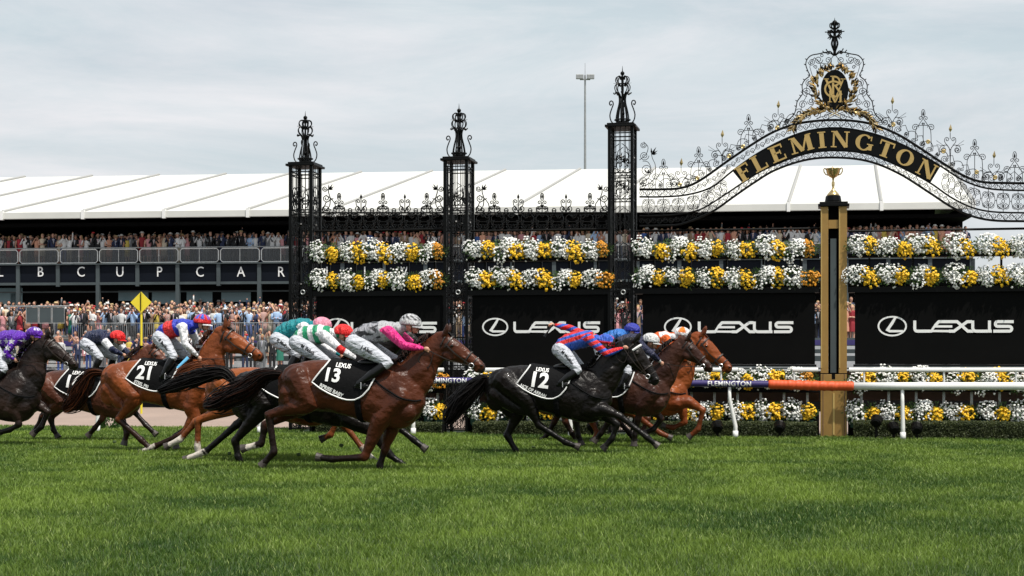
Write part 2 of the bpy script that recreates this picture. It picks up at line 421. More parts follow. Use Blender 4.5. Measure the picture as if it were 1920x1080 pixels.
# ground floor glazing; its reflections are painted as flat light-blue panes
gl = [(-20, 42, 540, 570), (222, 278, 545, 564), (285, 338, 548, 570), (350, 398, 547, 566), (415, 470, 548, 566), (20, 30, 550, 575)]
for (a, b, c, d) in gl:
    mb = MB(); p0 = BF.L(a, d, 1.9); p1 = BF.L(b, c, 1.9); mb.box((p0.x, 1.9, p0.z), (p1.x, 1.98, p1.z)); mb.build('window', 'pane', rt)
mb = MB(); mb.box((sx[0], .8, z_floor-1.6), (bx1, .9, z_floor-1.52)); mb.build('door_head', 'steel', rt)
# balustrade: each panel a thing part with frame and glass
gz0, gz1 = zb(489.5), zb(460)
gp = [BF.L(p, 500).x for p in [-340, -264, -188, -112, -36, 39.5, 115, 188.5, 263.5, 339, 414.5, 491, 567, 644, 722, 800, 880, 960]]+[BF.L(p, 500).x for p in range(1040, 1830, 80)]
for a, b in zip(gp, gp[1:]):
    mb = MB(); r = .03
    x0, x1 = a+.06, b-.06; z0, z1 = gz0+.05, gz1-.05; k = .12
    loop = [(x0+k, -.3, z0), (x1-k, -.3, z0), (x1, -.3, z0+k), (x1, -.3, z1-k), (x1-k, -.3, z1), (x0+k, -.3, z1), (x0, -.3, z1-k), (x0, -.3, z0+k)]
    mb.tube(loop, r, 5, closed=True); xm = (x0+x1)/2; mb.tube([(xm, -.3, z0), (xm, -.3, z1)], .014, 5)
    fr = mb.build('balustrade_frame', 'white', rt)
    g = MB(); g.box((x0+.03, -.30, z0+.03), (x1-.03, -.285, z1-.03)); g.build('balustrade_glass', 'glass', fr)
mb = MB(); mb.tube([(gp[0], -.32, gz1+.03), (gp[-1], -.32, gz1+.03)], .03, 6); mb.build('handrail', 'galv', rt)
# long white cloth covered counter on the left of the balcony
p0, p1 = BF.L(-40, 489, 1.2), BF.L(172, 465, 1.2)
mb = MB(); mb.box((p0.x, 1.0, z_floor+.75), (p1.x, 1.7, z_floor+.98))
for i in range(6):
    x = p0.x+.5+i*(p1.x-p0.x-1)/5; mb.box((x-.2, 1.1, z_floor), (x+.2, 1.5, z_floor+.75))
tag(mb.build('long_counter', 'white', loc=BF.loc, rz=-BF.th), 'long white counter behind the glass at the left end of the balcony', 'counter')

# light mast behind the stand
LM = Fr((1097-960)*170/FOC, 170, 0); r = LM.empty('light_mast'); tag(r, 'tall thin grey floodlight mast rising behind the white roof', 'light mast')
topz = LM.L(1097, 118).z; az_ = LM.L(1097, 148).z
mb = MB(); mb.tube([(0, 0, 0), (0, 0, az_+.4)], [.22, .1], 8); mb.tube([(0, 0, az_+.4), (0, 0, topz)], [.03, .02], 5); mb.build('mast', 'galv', r)
mb = MB(); mb.box((-.55, -.06, az_-.12), (.55, .06, az_)); mb.build('crossarm', 'galv', r)
for x in (-.75, -.4, .4, .75):
    mb = MB(); mb.box((x-.22, -.35, az_-.05), (x+.22, -.05, az_+.45)); o = mb.build('floodlight', 'galv', r, bevel=.04)

# running rail -----------------------------------------------------
rr_ = TF.sub(1565); root = rr_.empty('running_rail'); tag(root, 'long running rail of purple, orange and white tube in front of the flower wall', 'rail')
def railz(px):   # centre row of the tube in the photograph
    return interp([(-100, 709), (830, 713.5), (1440, 720.5), (1560, 724), (2100, 724)], px)[0]
def railpt(px): return rr_.L(px, railz(px), 0)
mb = MB(); mb.tube([railpt(p) for p in range(-120, 1442, 30)]+[railpt(1441)], .068, 14); mb.build('purple_section', 'purple', root, smooth=True)
mb = MB(); mb.tube([railpt(p) for p in (1601, 1700, 1800, 1900, 2040)], .075, 14); mb.build('white_section', 'white', root, smooth=True)
mb = MB(); P = [railpt(1441+160*i/80) for i in range(81)]
rings = []
for i, p in enumerate(P):
    ring = []
    for j in range(20):
        q = 2*math.pi*j/20; tw = i/80*2*math.pi*13 if 18 < i < 64 else 0
        rad = .092*(1+(.10*max(0, math.sin(q*2+tw*.8)) if 18 < i < 64 else .0)+.02*math.sin(i*1.7)); rad *= min(1, .8+min(i, 80-i)*.1)
        ring.append((p.x, p.y+rad*math.cos(q), p.z+rad*math.sin(q)))
    rings.append(ring)
mb.loft(rings); mb.build('orange_padding', 'orange', root, smooth=True)
for tx, bxp in ((1692, 1693), (1368, 1379), (1062, 1070), (768, 775), (480, 487), (186, 183), (-90, -84)):
    t = railpt(tx); b = rr_.L(bxp, 826, 0); mb = MB()
    mb.tube([(t.x, 0, t.z-.03), (t.x, 0, t.z-.3), (b.x, .0, .25), (b.x, 0, -.05)], [.032, .036, .042, .045], 10)
    mb.tube([(b.x, 0, .0), (b.x, 0, .16)], .055, 10); mb.build('rail_post', 'white', root, smooth=True)
v, f = text2d('FLEMINGTON', .135, .002, 1.05)
for cpx in (1368, 838):
    c = railpt(cpx); mb = MB(); zl = railpt(cpx-65).z; zr = railpt(cpx+65).z
    def fn(x, y, o):
        q = y/.068; t = (x+.7)/1.4; zc_ = zl+(zr-zl)*t; return (c.x+x, -(.071+o)*math.cos(q), zc_+(.071+o)*math.sin(q))
    slab(mb, v, f, fn, 0, .003); mb.build('rail_lettering', 'whiteflat', root)
# back rail, white, behind the flowers
br = GF.sub(1565, -.32); r2 = br.empty('inner_rail')
tag(r2, 'plain white rail running just under the black banners in front of the flowers', 'rail')
for seg in ((604, 832), (893, 1141), (1201, 1384), (1486, 1534), (1592, 2040)):
    mb = MB(); mb.tube([br.L(p, 693.5, 0) for p in seg], .045, 10); mb.build('rail_tube', 'white', r2)
for p in (610, 780, 930, 1100, 1240, 1352, 1489, 1620, 1770, 1905):
    a = br.L(p, 696); z_ = br.L(p, 716).z; mb = MB(); mb.tube([a, (a.x, 0, z_), (a.x, .2, z_)], .022, 8); mb.build('rail_post', 'white', r2)

# black hoarding beyond the sand, left
hd = Fr(*GF.subpt(0, 15.6).loc[:2], GF.th); mb = MB()
for i in range(18):
    x = -26+i*2.4; mb.box((x, 0, 0), (x+2.37, .08, 1.22))
tag(mb.build('hoarding', 'blackmat', loc=hd.loc, rz=-hd.th), 'low black hoarding along the far side of the sand track', 'fence')
# white tiered rails below the terrace
wr = Fr(*BF.subpt(0, -13).loc[:2], BF.th); root = wr.empty('white_steps'); tag(root, 'white tiered benches and rails below the crowd terrace', 'bench')
for (py, hgt, ly) in ((650, .16, 2), (663, .12, 1), (677, .3, 0), (691, .15, -1)):
    a = wr.L(-40, py, ly); b = wr.L(1800, py, ly); z = a.z
    mb = MB(); mb.box((a.x, ly, z-hgt), (b.x, ly+.5, z)); mb.build('bench_seat' if py != 677 else 'bench_board', 'benchwhite', root)
mb = MB(); a = wr.L(-60, 640, 3.2); b = wr.L(1850, 640, 3.2); mb.box((a.x, 3.0, 0), (b.x, 3.2, 2.6)); mb.build('bench_back', 'steel', root); mb = MB(); mb.box((a.x, 2.96, 2.25), (b.x, 2.998, 2.5)); mb.build('bench_back', M['purple'], root)
for i in range(26):
    a = wr.L(-20+i*72, 680, -1); mb = MB(); mb.box((a.x-.05, -1.3, 0), (a.x+.05, 2.3, a.z+.2)); mb.build('bench_support', 'galv', root)

# steel crowd barriers
for i in range(13):
    px = 136+i*51; f_ = BF.sub(px, -9.15, T0); w_ = BF.L(px+50, 620, -9.15).x-BF.L(px, 620, -9.15).x
    z1 = .98
    mb = MB(); mb.tube([(0, 0, .08), (0, 0, z1), (w_, 0, z1), (w_, 0, .08)], .022, 5); mb.tube([(0, 0, .12), (w_, 0, .12)], .02, 5)
    root = f_.empty('crowd_barrier')
    place = ['at the left end of the row', 'just right of the man in blue trousers', 'left of the yellow diamond pole', 'behind the yellow diamond pole', 'just right of the yellow diamond pole', 'behind the red and blue cap', 'above the ears of the number 21 horse', 'behind the nose of the number 21 horse', 'left of the first iron tower'][i] if i < 9 else None
    tag(root, ('steel crowd barrier with upright bars '+place) if place else 'steel crowd barrier behind the iron gates, '+['left', 'second', 'third', 'right'][i-9]+' of the four hidden ones', 'barrier', 'steel crowd barriers along the terrace')
    mb.build('barrier_frame', 'galv', root); mb = MB()
    k = 13
    for j in range(1, k): mb.tube([(w_*j/k, 0, .12), (w_*j/k, 0, z1)], .011, 4)
    mb.build('barrier_bars', 'galv', root)
# grey panelled ramp rail at the far left
f_ = BF.sub(48, -8.6, T0+.1); root = f_.empty('ramp_rail'); tag(root, 'grey panelled ramp rail among the crowd at far left', 'rail')
for i in range(3):
    mb = MB(); mb.tube([(i*.72+.03, 0, .9), (i*.72+.03, 0, 1.75), (i*.72+.69, 0, 1.75), (i*.72+.69, 0, .9)], .03, 5, closed=True); o = mb.build('panel_frame', 'galv', root)
    mb = MB(); mb.box((i*.72+.06, -.01, .93), (i*.72+.66, .01, 1.72)); mb.build('panel', 'steel', o)
mb = MB(); mb.tube([(-1.2, 0, 1.8), (2.4, 0, 1.8)], .035, 6); mb.tube([(-.1, 0, .2), (2.4, 0, .2)], .05, 6); mb.build('handrail', 'galv', root)

# yellow diamond marker
Yd = 46; yf = Fr((265-960)*Yd/FOC, Yd, 0); root = yf.empty('diamond_sign'); tag(root, 'bright yellow diamond sign on a thin yellow pole in front of the crowd', 'sign')
c = yf.L(264.5, 567); s_ = 19.5*Yd/FOC
mb = MB(); mb.add([(c.x-s_, -.02, c.z), (c.x, -.02, c.z-s_*1.02), (c.x+s_, -.02, c.z), (c.x, -.02, c.z+s_*1.02), (c.x-s_, .02, c.z), (c.x, .02, c.z-s_*1.02), (c.x+s_, .02, c.z), (c.x, .02, c.z+s_*1.02)],
    [(0, 1, 2, 3), (7, 6, 5, 4), (0, 4, 5, 1), (1, 5, 6, 2), (2, 6, 7, 3), (3, 7, 4, 0)]); mb.build('sign_board', 'yellow', root)
mb = MB(); mb.tube([(c.x, -.045, c.z+s_*.95), (c.x, -.045, c.z-s_*.8)], .014, 5); mb.build('batten', 'black', root)
mb = MB(); mb.tube([(c.x, 0.04, 0), (c.x, .04, c.z)], .032, 8); mb.build('pole', 'yellow', root)
# ------------------------------------------------------------------ iron gates
def catm(P, sub=4):
    out = []
    for i in range(len(P)-1):
        p0, p1, p2, p3 = P[max(i-1, 0)], P[i], P[i+1], P[min(i+2, len(P)-1)]
        for k in range(sub):
            t = k/sub; out.append(.5*((2*p1)+(p2-p0)*t+(2*p0-5*p1+4*p2-p3)*t*t+(3*p1-p0-3*p2+p3)*t**3))
    out.append(P[-1]); return out
def cint(tab, x):
    """smooth curve through (x, y) points"""
    xs = [p[0] for p in tab]
    if x <= xs[0]: return tab[0][1]
    if x >= xs[-1]: return tab[-1][1]
    i = max(k for k in range(len(xs)-1) if xs[k] <= x)
    def sl(k):
        a, b = max(k-1, 0), min(k+1, len(tab)-1); return (tab[b][1]-tab[a][1])/(tab[b][0]-tab[a][0])
    h_ = xs[i+1]-xs[i]; t = (x-xs[i])/h_
    return (2*t**3-3*t*t+1)*tab[i][1]+(t**3-2*t*t+t)*h_*sl(i)+(-2*t**3+3*t*t)*tab[i+1][1]+(t**3-t*t)*h_*sl(i+1)
def spiral(cx, cy, r, a0, turns, n=None):
    """points from the rim inwards; turns < 0 winds the other way; angles in degrees, y down"""
    n = n or max(8, int(abs(turns)*11)); P = []
    for i in range(n+1):
        t = i/n; a = R(a0)+t*turns*2*math.pi; rr = r*(1-t*.82); P.append((cx+rr*math.cos(a), cy+rr*math.sin(a)))
    return P
class Iron:
    def __init__(s, fr, ly=0, r=.011): s.fr, s.ly, s.r, s.mb = fr, ly, r, MB()
    def sm(s, P, r=None): s.st([tuple(v) for v in catm([Vector((p[0], p[1])) for p in P], 4)], r)
    def st(s, P, r=None, ly=None, n=4): s.mb.tube([s.fr.L(p[0], p[1], s.ly if ly is None else ly) for p in P], r or s.r, n, cap=False)
    def cs(s, x0, y0, x1, y1, r0, r1, side=1, bulge=.3, turns=1.2, rad=None):
        """C scroll: bow from (x0,y0) to (x1,y1) ending in a spiral at either end"""
        dx, dy = x1-x0, y1-y0; d = math.hypot(dx, dy); ux, uy = dx/d, dy/d; nx, ny = -uy*side, ux*side
        ang0 = math.degrees(math.atan2(ny, nx))
        a = spiral(x0-nx*r0, y0-ny*r0, r0, ang0, -turns*side)[::-1]
        b = spiral(x1-nx*r1, y1-ny*r1, r1, ang0, turns*side)
        m = [(x0+dx*t+nx*bulge*d*math.sin(math.pi*t), y0+dy*t+ny*bulge*d*math.sin(math.pi*t)) for t in (.12, .25, .4, .5, .6, .75, .88)]
        s.st(a+m+b, rad)
    def ss(s, x0, y0, x1, y1, r0, r1, side=1, turns=1.2, rad=None):
        dx, dy = x1-x0, y1-y0; d = math.hypot(dx, dy); ux, uy = dx/d, dy/d; nx, ny = -uy*side, ux*side
        ang0 = math.degrees(math.atan2(ny, nx))
        a = spiral(x0-nx*r0, y0-ny*r0, r0, ang0, -turns*side)[::-1]
        b = spiral(x1+nx*r1, y1+ny*r1, r1, ang0+180, -turns*side)
        s.st(a+b, rad)
    def loop(s, cx, cy, rx, ry, rad=None): s.st(arc(cx, cy, rx, ry, 0, 360, 12), rad)
    def leaf(s, x, y, ang, ln, wd, ly=None):
        a = R(ang); ux, uy = math.cos(a), math.sin(a); nx, ny = -uy, ux; l_ = s.ly if ly is None else ly
        P = [(x, y), (x+ux*ln*.4+nx*wd, y+uy*ln*.4+ny*wd), (x+ux*ln, y+uy*ln), (x+ux*ln*.4-nx*wd, y+uy*ln*.4-ny*wd)]
        m = s.fr.L(x+ux*ln*.45, y+uy*ln*.45, l_-.025); m2 = s.fr.L(x+ux*ln*.45, y+uy*ln*.45, l_+.025)
        Q = [s.fr.L(p[0], p[1], l_) for p in P]
        s.mb.add(Q+[m, m2], [(0, 1, 4), (1, 2, 4), (2, 3, 4), (3, 0, 4), (1, 0, 5), (2, 1, 5), (3, 2, 5), (0, 3, 5)])
    def build(s, name, parent, m='ironrod'): return s.mb.build(name, m, parent)

TD = .6
def iron_tower(px0, px1, ycap, label, top):
    pc = (px0+px1)/2; F = GF.sub(px0+(px1-px0)*.37, 0); root = F.empty('iron_tower'); tag(root, label, 'gate tower', 'lattice towers of the iron gates')
    w2 = .235; H = F.L(pc, ycap).z
    for x in (-w2, w2):
        for y in (0, TD):
            mb = MB(); mb.box((x-.032, y-.032, 0), (x+.032, y+.032, H)); mb.build('corner_post', 'iron', root)
    mb = MB(); mb.box((-w2-.09, -.09, H), (w2+.09, TD+.09, H+.05)); mb.box((-w2-.05, -.05, H+.05), (w2+.05, TD+.05, H+.09)); mb.build('cap_plate', 'iron', root, bevel=.01)
    for z in (H-.12, H-.2, H-.95, H-1.06, H-1.5, 1.45, 1.35, .7, .08, 3.0, 2.9, 2.05):
        if z > H-.05: continue
        mb = MB()
        for a, b in (((-w2, 0), (w2, 0)), ((-w2, TD), (w2, TD)), ((-w2, 0), (-w2, TD)), ((w2, 0), (w2, TD))):
            mb.tube([(a[0], a[1], z), (b[0], b[1], z)], .016, 4)
        mb.build('cross_bar', 'iron', root)
    # scrolls and rods on the four faces
    mb = MB()
    faces = [((-w2, 0), (1, 0), 2*w2), ((-w2, TD), (1, 0), 2*w2), ((-w2, 0), (0, 1), TD), ((w2, 0), (0, 1), TD)]
    for (ox, oy), (ux, uy), Wd in faces:
        def q(u, z): return (ox+ux*u*Wd, oy+uy*u*Wd, z)
        for u in (.28, .5, .72): mb.tube([q(u, .1), q(u, H)], .009, 4, cap=False)
        for u in (.12, .88): mb.tube([q(u, .1), q(u, H-.1)], .011, 4, cap=False)
        z = .2
        while z < H-.45:
            big = (z > H-1.75) or (2.05 < z < 3.3)
            for s_ in (-1, 1):
                for zz, dr in ((z, 1), (z+.34, -1)):
                    P = [q(.5+s_*(.20*math.cos(a)*rr_+.19), zz+dr*(.11*math.sin(a)*rr_+.12)*1) for a, rr_ in [(-1.6+k*.62, 1-.078*k) for k in range(12)]]
                    mb.tube(P, .011 if big else .009, 4, cap=False)
                mb.tube([q(.5+s_*.04, z-.1), q(.5+s_*.3, z), q(.5+s_*.38, z+.2), q(.5+s_*.28, z+.42), q(.5+s_*.05, z+.5)], .01, 4, cap=False)
            if big:
                mb.ellipsoid(q(.5, z+.22), (.04, .04, .04), n=6, m=4)
                for k in range(5):
                    a = k*1.26; mb.tube([q(.5, z+.22), q(.5+.22*math.cos(a), z+.22+.1*math.sin(a))], [.02, .006], 4, cap=False)
            z += .56 if big else .74
    mb.build('scrollwork', 'ironrod', root)
    # rosette ring seen half way up
    zr = F.L(pc, 548).z; mb = MB(); mb.tube([(.045*math.cos(a)+.06, -.05, zr+.045*math.sin(a)) for a in [k*math.pi/5 for k in range(10)]], .012, 5, closed=True); mb.build('rosette', 'galv', root)
    # finial
    c = Vector((0, TD/2, H+.09)); sc_ = top; fin = MB()
    for k in range(8):
        a = k*math.pi/4; cx_, sy_ = math.cos(a), math.sin(a)
        for odd in (0, 1):
          if not odd and k % 2: continue
          if not odd: prof = [(.15, 0), (.235, .07), (.265, .19), (.23, .31), (.195, .40), (.21, .46), (.255, .465), (.275, .42), (.25, .385), (.228, .41)]
          else: prof = [(.11, 0), (.135, .1), (.11, .26), (.07, .42), (.07, .54), (.11, .62), (.17, .60), (.185, .63)]
          fin.tube(catm([c+Vector((r_*cx_, r_*sy_, z*sc_)) for r_, z in prof], 3), .0135, 5)
          prof = [(.02, .48), (.08, .60), (.15, .67), (.16, .75), (.11, .80), (.07, .75)]
          fin.tube(catm([c+Vector((r_*cx_, r_*sy_, z*sc_)) for r_, z in prof], 3), .013, 4)
          prof = [(.05, .76), (.14, .84), (.13, .92), (.06, .94), (.05, .88)]
          fin.tube(catm([c+Vector((r_*cx_, r_*sy_, z*sc_)) for r_, z in prof], 3), .013, 4)
          fin.tube([c+Vector((.03*cx_, .03*sy_, .80*sc_)), c+Vector((.19*cx_, .19*sy_, .81*sc_))], [.01, .003], 4)
    fin.tube([c, c+Vector((0, 0, 1.0*sc_))], [.03, .018], 6)
    for a_, z_ in ((.16, .10), (.12, .05)): fin.tube([c+Vector((a_*math.cos(t), a_*math.sin(t), z_)) for t in [k*math.pi/6 for k in range(12)]], .018, 5, closed=True)
    fo = fin.build('finial', 'ironrod', root)
    b = MB(); b.ellipsoid(c+Vector((0, 0, 1.0*sc_)), (.045, .045, .045), n=10, m=8); b.ellipsoid(c+Vector((0, 0, .22*sc_)), (.05, .05, .05), n=10, m=8); b.build('ball', 'iron', fo, smooth=True)
    b = MB(); b.tube([c+Vector((0, 0, 1.03*sc_)), c+Vector((0, 0, 1.15*sc_))], [.012, .002], 5); b.build('spike', 'iron', fo)
iron_tower(542, 602, 311, 'black lattice iron tower farthest left, beside the lettered grandstand fascia', 1.0)
iron_tower(834, 890, 301, 'black lattice iron tower in the middle, between the two flat iron crests', 1.02)
iron_tower(1143, 1199, 238, 'tallest black lattice iron tower, carrying the left foot of the arch', 1.08)
iron_tower(2012, 2070, 234, 'black lattice iron tower just beyond the right edge, at the right foot of the arch', 1.08)

def crest_span(pa, pb, label):
    F = GF.sub((pa+pb)/2, .25); root = F.empty('iron_crest'); tag(root, label, 'ironwork', 'flat iron crests between towers')
    for y in (399, 416, 432):
        I = Iron(F, 0); I.st([(pa, y), (pb, y)], .02 if y != 416 else .01, n=5); I.build('crest_bar', root, 'iron')
    I = Iron(F, 0); n = 9; w_ = (pb-pa)/n
    for i in range(n):
        x = pa+w_*(i+.5)
        for s_ in (-1, 1):
            I.cs(x+s_*3, 401, x+s_*w_*.42, 414, 4, 3.2, -s_, .25); I.st(spiral(x+s_*6.5, 424, 5.5, 90-90*s_, 1.4*s_)); I.loop(x, 424, 3, 4)
            I.ss(x-s_*w_*.45, 420, x-s_*3, 428, 3, 3, s_)
        I.leaf(x, 420, 90, 9, 2)
    I.build('band_scrollwork', root)
    I = Iron(F, 0, .0125); mid = (pa+pb)/2; sp = (pb-pa)/5.6
    tops = MB()
    for k, dxx in enumerate((-2, -1, 0, 1, 2)):
        x = mid+dxx*sp; spear = k % 2
        I.st([(x, 399), (x, 372 if spear else 384)])
        for s_ in (-1, 1):
            if spear:
                I.st([(x, 398), (x+s_*3, 392), (x+s_*9, 384), (x+s_*9.5, 378)]+spiral(x+s_*5.5, 378, 4.3, 0 if s_ > 0 else 180, -1.3*s_))
                I.st(spiral(x+s_*4, 392, 3, 90, -1.2*s_))
            else:
                I.st([(x+s_*12, 399), (x+s_*9, 391), (x+s_*2, 385)]+spiral(x+s_*5, 380, 4.2, 150 if s_ > 0 else 30, 1.2*s_)); I.st(arc(x, 369, 3.2, 7, 0, 360, 10))
                I.st([(x-11, 391), (x+11, 391)])
            I.cs(x+s_*sp*.12, 397, x+s_*sp*.5, 399, 6, 5, s_, .25)
            I.st(spiral(x+s_*sp*.3, 404, 7, 180 if s_ > 0 else 0, 1.6*s_))
        if not spear: I.leaf(x, 374, -90, 12, 2.2); I.leaf(x, 387, 0, 3, 3); I.leaf(x, 387, 180, 3, 3)
        else:
            I.leaf(x, 374, -90, 11, 2.6)
    for s_, e in ((1, pa), (-1, pb)):
        for (x, y, r_) in ((8, 392, 9), (9, 372, 7.5), (6, 354, 5.5)): I.st(spiral(e+s_*x, y, r_, 0 if s_ > 0 else 180, 1.7*s_))
        I.sm([(e, 399), (e+s_*14, 388), (e+s_*16, 372), (e+s_*13, 360), (e+s_*14, 350)]); I.st([(e+s_*28, 399), (e+s_*25, 382), (e+s_*18, 372), (e+s_*8, 366)])
        I.st([(e+s_*2, 395), (e+s_*8, 380), (e+s_*22, 372)])
        for a, ln in ((-95, 11), (-60, 14), (-35, 12), (-12, 9)): I.leaf(e+s_*14, 356, a if s_ > 0 else 180-a, ln, 1.6)
    I.build('crest_scrollwork', root)
    I = Iron(F, -.01)
    for dxx in (-1.5, -.5, .5, 1.5):
        for a in range(0, 360, 60): I.leaf(mid+dxx*sp, 404, a, 4.5, 1.7)
    I.build('rosette', root, 'iron')
crest_span(603, 833, 'flat scrolled iron crest between the first and second towers')
crest_span(891, 1142, 'flat scrolled iron crest between the second and tallest towers')

# the arch ----------------------------------------------------------
tA = [(1197, 355), (1240, 355), (1277, 352.5), (1308, 341), (1367, 300), (1413, 269), (1452, 246.5), (1491, 233), (1527, 227), (1565, 225), (1603, 227), (1639, 234), (1685, 253), (1724, 277), (1771, 308), (1810, 331), (1841, 341), (1880, 343), (1960, 344), (2012, 344)]
tB = [(1197, 369), (1240, 369), (1289, 365), (1335, 350.5), (1374, 320), (1420, 288), (1471, 261), (1517, 245), (1565, 239.7), (1613, 245), (1660, 258), (1710, 280), (1763, 311), (1802, 336), (1841, 351), (1880, 356), (1960, 357), (2012, 357)]
tC = [(1197, 405), (1260, 403), (1310, 394), (1344, 375), (1392, 343), (1420, 325), (1452, 309.5), (1510, 288.5), (1565, 282.5), (1627, 289), (1685, 311.6), (1744, 343), (1783, 370), (1822, 389), (1860, 397), (1919, 399), (2012, 399)]
tD = [(1197, 424), (1240, 423), (1277, 420.5), (1335, 397), (1374, 370), (1413, 343), (1452, 319.5), (1510, 300), (1565, 295.3), (1627, 302), (1685, 325), (1744, 362), (1783, 387.5), (1822, 405), (1860, 413), (1919, 414.7), (2012, 415)]
AF = GF.sub(1567, .25); arch = AF.empty('iron_arch')
tag(arch, 'great black and gold wrought iron arch with the lettered sign and crest medallion', 'arch')
for tb, r_ in ((tA, .026), (tB, .019), (tC, .018), (tD, .024)):
    for ly in (-.09, .09):
        I = Iron(AF, ly); I.st([(x, cint(tb, x)) for x in range(1199, 2013, 11)], r_, n=6); I.build('arch_bar', arch, 'iron')
def bandcells(I, t0, t1, x0, x1, step, small=True):
    x = x0; k = 0
    while x < x1:
        y0, y1 = cint(t0, x), cint(t1, x); m = (y0+y1)/2; h2 = (y1-y0)/2
        sl = (cint(t0, x+3)-cint(t0, x-3))/6; cs_ = 1/math.sqrt(1+sl*sl); rr_ = min(abs(h2)*cs_*.78, step*.42*cs_+1.2)
        s_ = 1 if k % 2 else -1; an = math.degrees(math.atan(sl))
        I.st(spiral(x, m, rr_, an+(90 if s_ > 0 else -90), 1.5*s_), .0072)
        I.st([(x, m+s_*rr_), (x+step*.5, cint(t0, x+step*.5)*.5+cint(t1, x+step*.5)*.5-s_*0), (x+step*cs_*.9, cint(t0, x+step)*.5+cint(t1, x+step)*.5-s_*rr_*.9)], .0072)
        x += step*cs_; k += 1
I = Iron(AF, 0); bandcells(I, tA, tB, 1204, 2008, 11); I.build('upper_scroll_band', arch)
I = Iron(AF, 0); bandcells(I, tC, tD, 1204, 2008, 11); I.build('lower_scroll_band', arch)
I = Iron(AF, 0, .0085)
def bigscroll(x0, x1):
    x = x0; k = 0
    while x < x1:
        yb, yc = cint(tB, x), cint(tC, x); h2 = (yc-yb); sl = (cint(tC, x+4)-cint(tC, x-4))/8; cs_ = 1/math.sqrt(1+sl*sl)
        for q_, s_ in ((.27, 1), (.73, -1)):
            for d_ in (-1, 1):
                cx_ = x+d_*6.6; cy_ = yb+h2*q_+sl*d_*6.6; I.st(spiral(cx_, cy_, 6.3, 90*s_+math.degrees(math.atan(sl)), 1.9*s_*d_), .0078)
        I.loop(x, yb+h2*.5, 2.6, 3.6); I.st([(x, yb), (x, yb+h2*.4)]); I.st([(x, yc), (x, yc-h2*.4)])
        xn = x+28*cs_; I.st([(x+12, yb+h2*.5+sl*12), (xn-12, cint(tB, xn)*.5+cint(tC, xn)*.5-sl*12)])
        I.st(arc(x, yb+h2*.5, 12.5, h2*.36, 0, 360, 14), .008)
        x = xn; k += 1
bigscroll(1216, 1368); bigscroll(1778, 2005)
I.build('open_scrollwork', arch)
# sign board and letters
mb = MB(); xs = [1374+(1763-1374)*i/48 for i in range(49)]
top = []; bot = []
for i, x in enumerate(xs):
    k = (i/48-.5)*2; top.append((x, cint(tB, x)+1.5)); xb = 1391+(1745-1391)*i/48; bot.append((xb, cint(tC, xb)-1.5))
def slabpx(mb, F, polys, l0, l1):
    for (vs, fs) in polys: slab(mb, vs, [f[::-1] for f in fs], lambda x, y, o: F.L(x, y, -o), l0, l1)
vs = top+bot; n = 49; fs = [(i, i+1, n+i+1, n+i) for i in range(48)]
slabpx(mb, AF, [(vs, [f[::-1] for f in fs])], .05, .11); sb = mb.build('sign_board', 'black', arch)
# serif glyphs in a unit box (x right, y up 0..1)
def S(x0, y0, x1, y1, w): return ribbon2d([(x0, y0), (x1, y1)], w)
def bar(x0, x1, y, t): return S(x0, y, x1, y, t)
TH, TN, SF = .235, .10, .07
def stem(x, w=TH, top=1, bot=1):
    o = [S(x, .03, x, .97, w)]
    if bot: o.append(bar(x-w/2-.09, x+w/2+.09, SF/2, SF))
    if top: o.append(bar(x-w/2-.09, x+w/2+.09, 1-SF/2, SF))
    return o
def bowl(cx, rx, a0, a1, thick=TH, thin=.08, n=26, cy=.5, ry=.5):
    P = []; W = []
    for i in range(n+1):
        a = R(a0+(a1-a0)*i/n); tt = abs(math.cos(a)); wd_ = thin+(thick-thin)*tt**1.5; P.append((cx+(rx-wd_/2)*math.cos(a), cy+(ry-wd_/2)*math.sin(a))); W.append(wd_)
    return ribbon2d(P, W, closed=False)
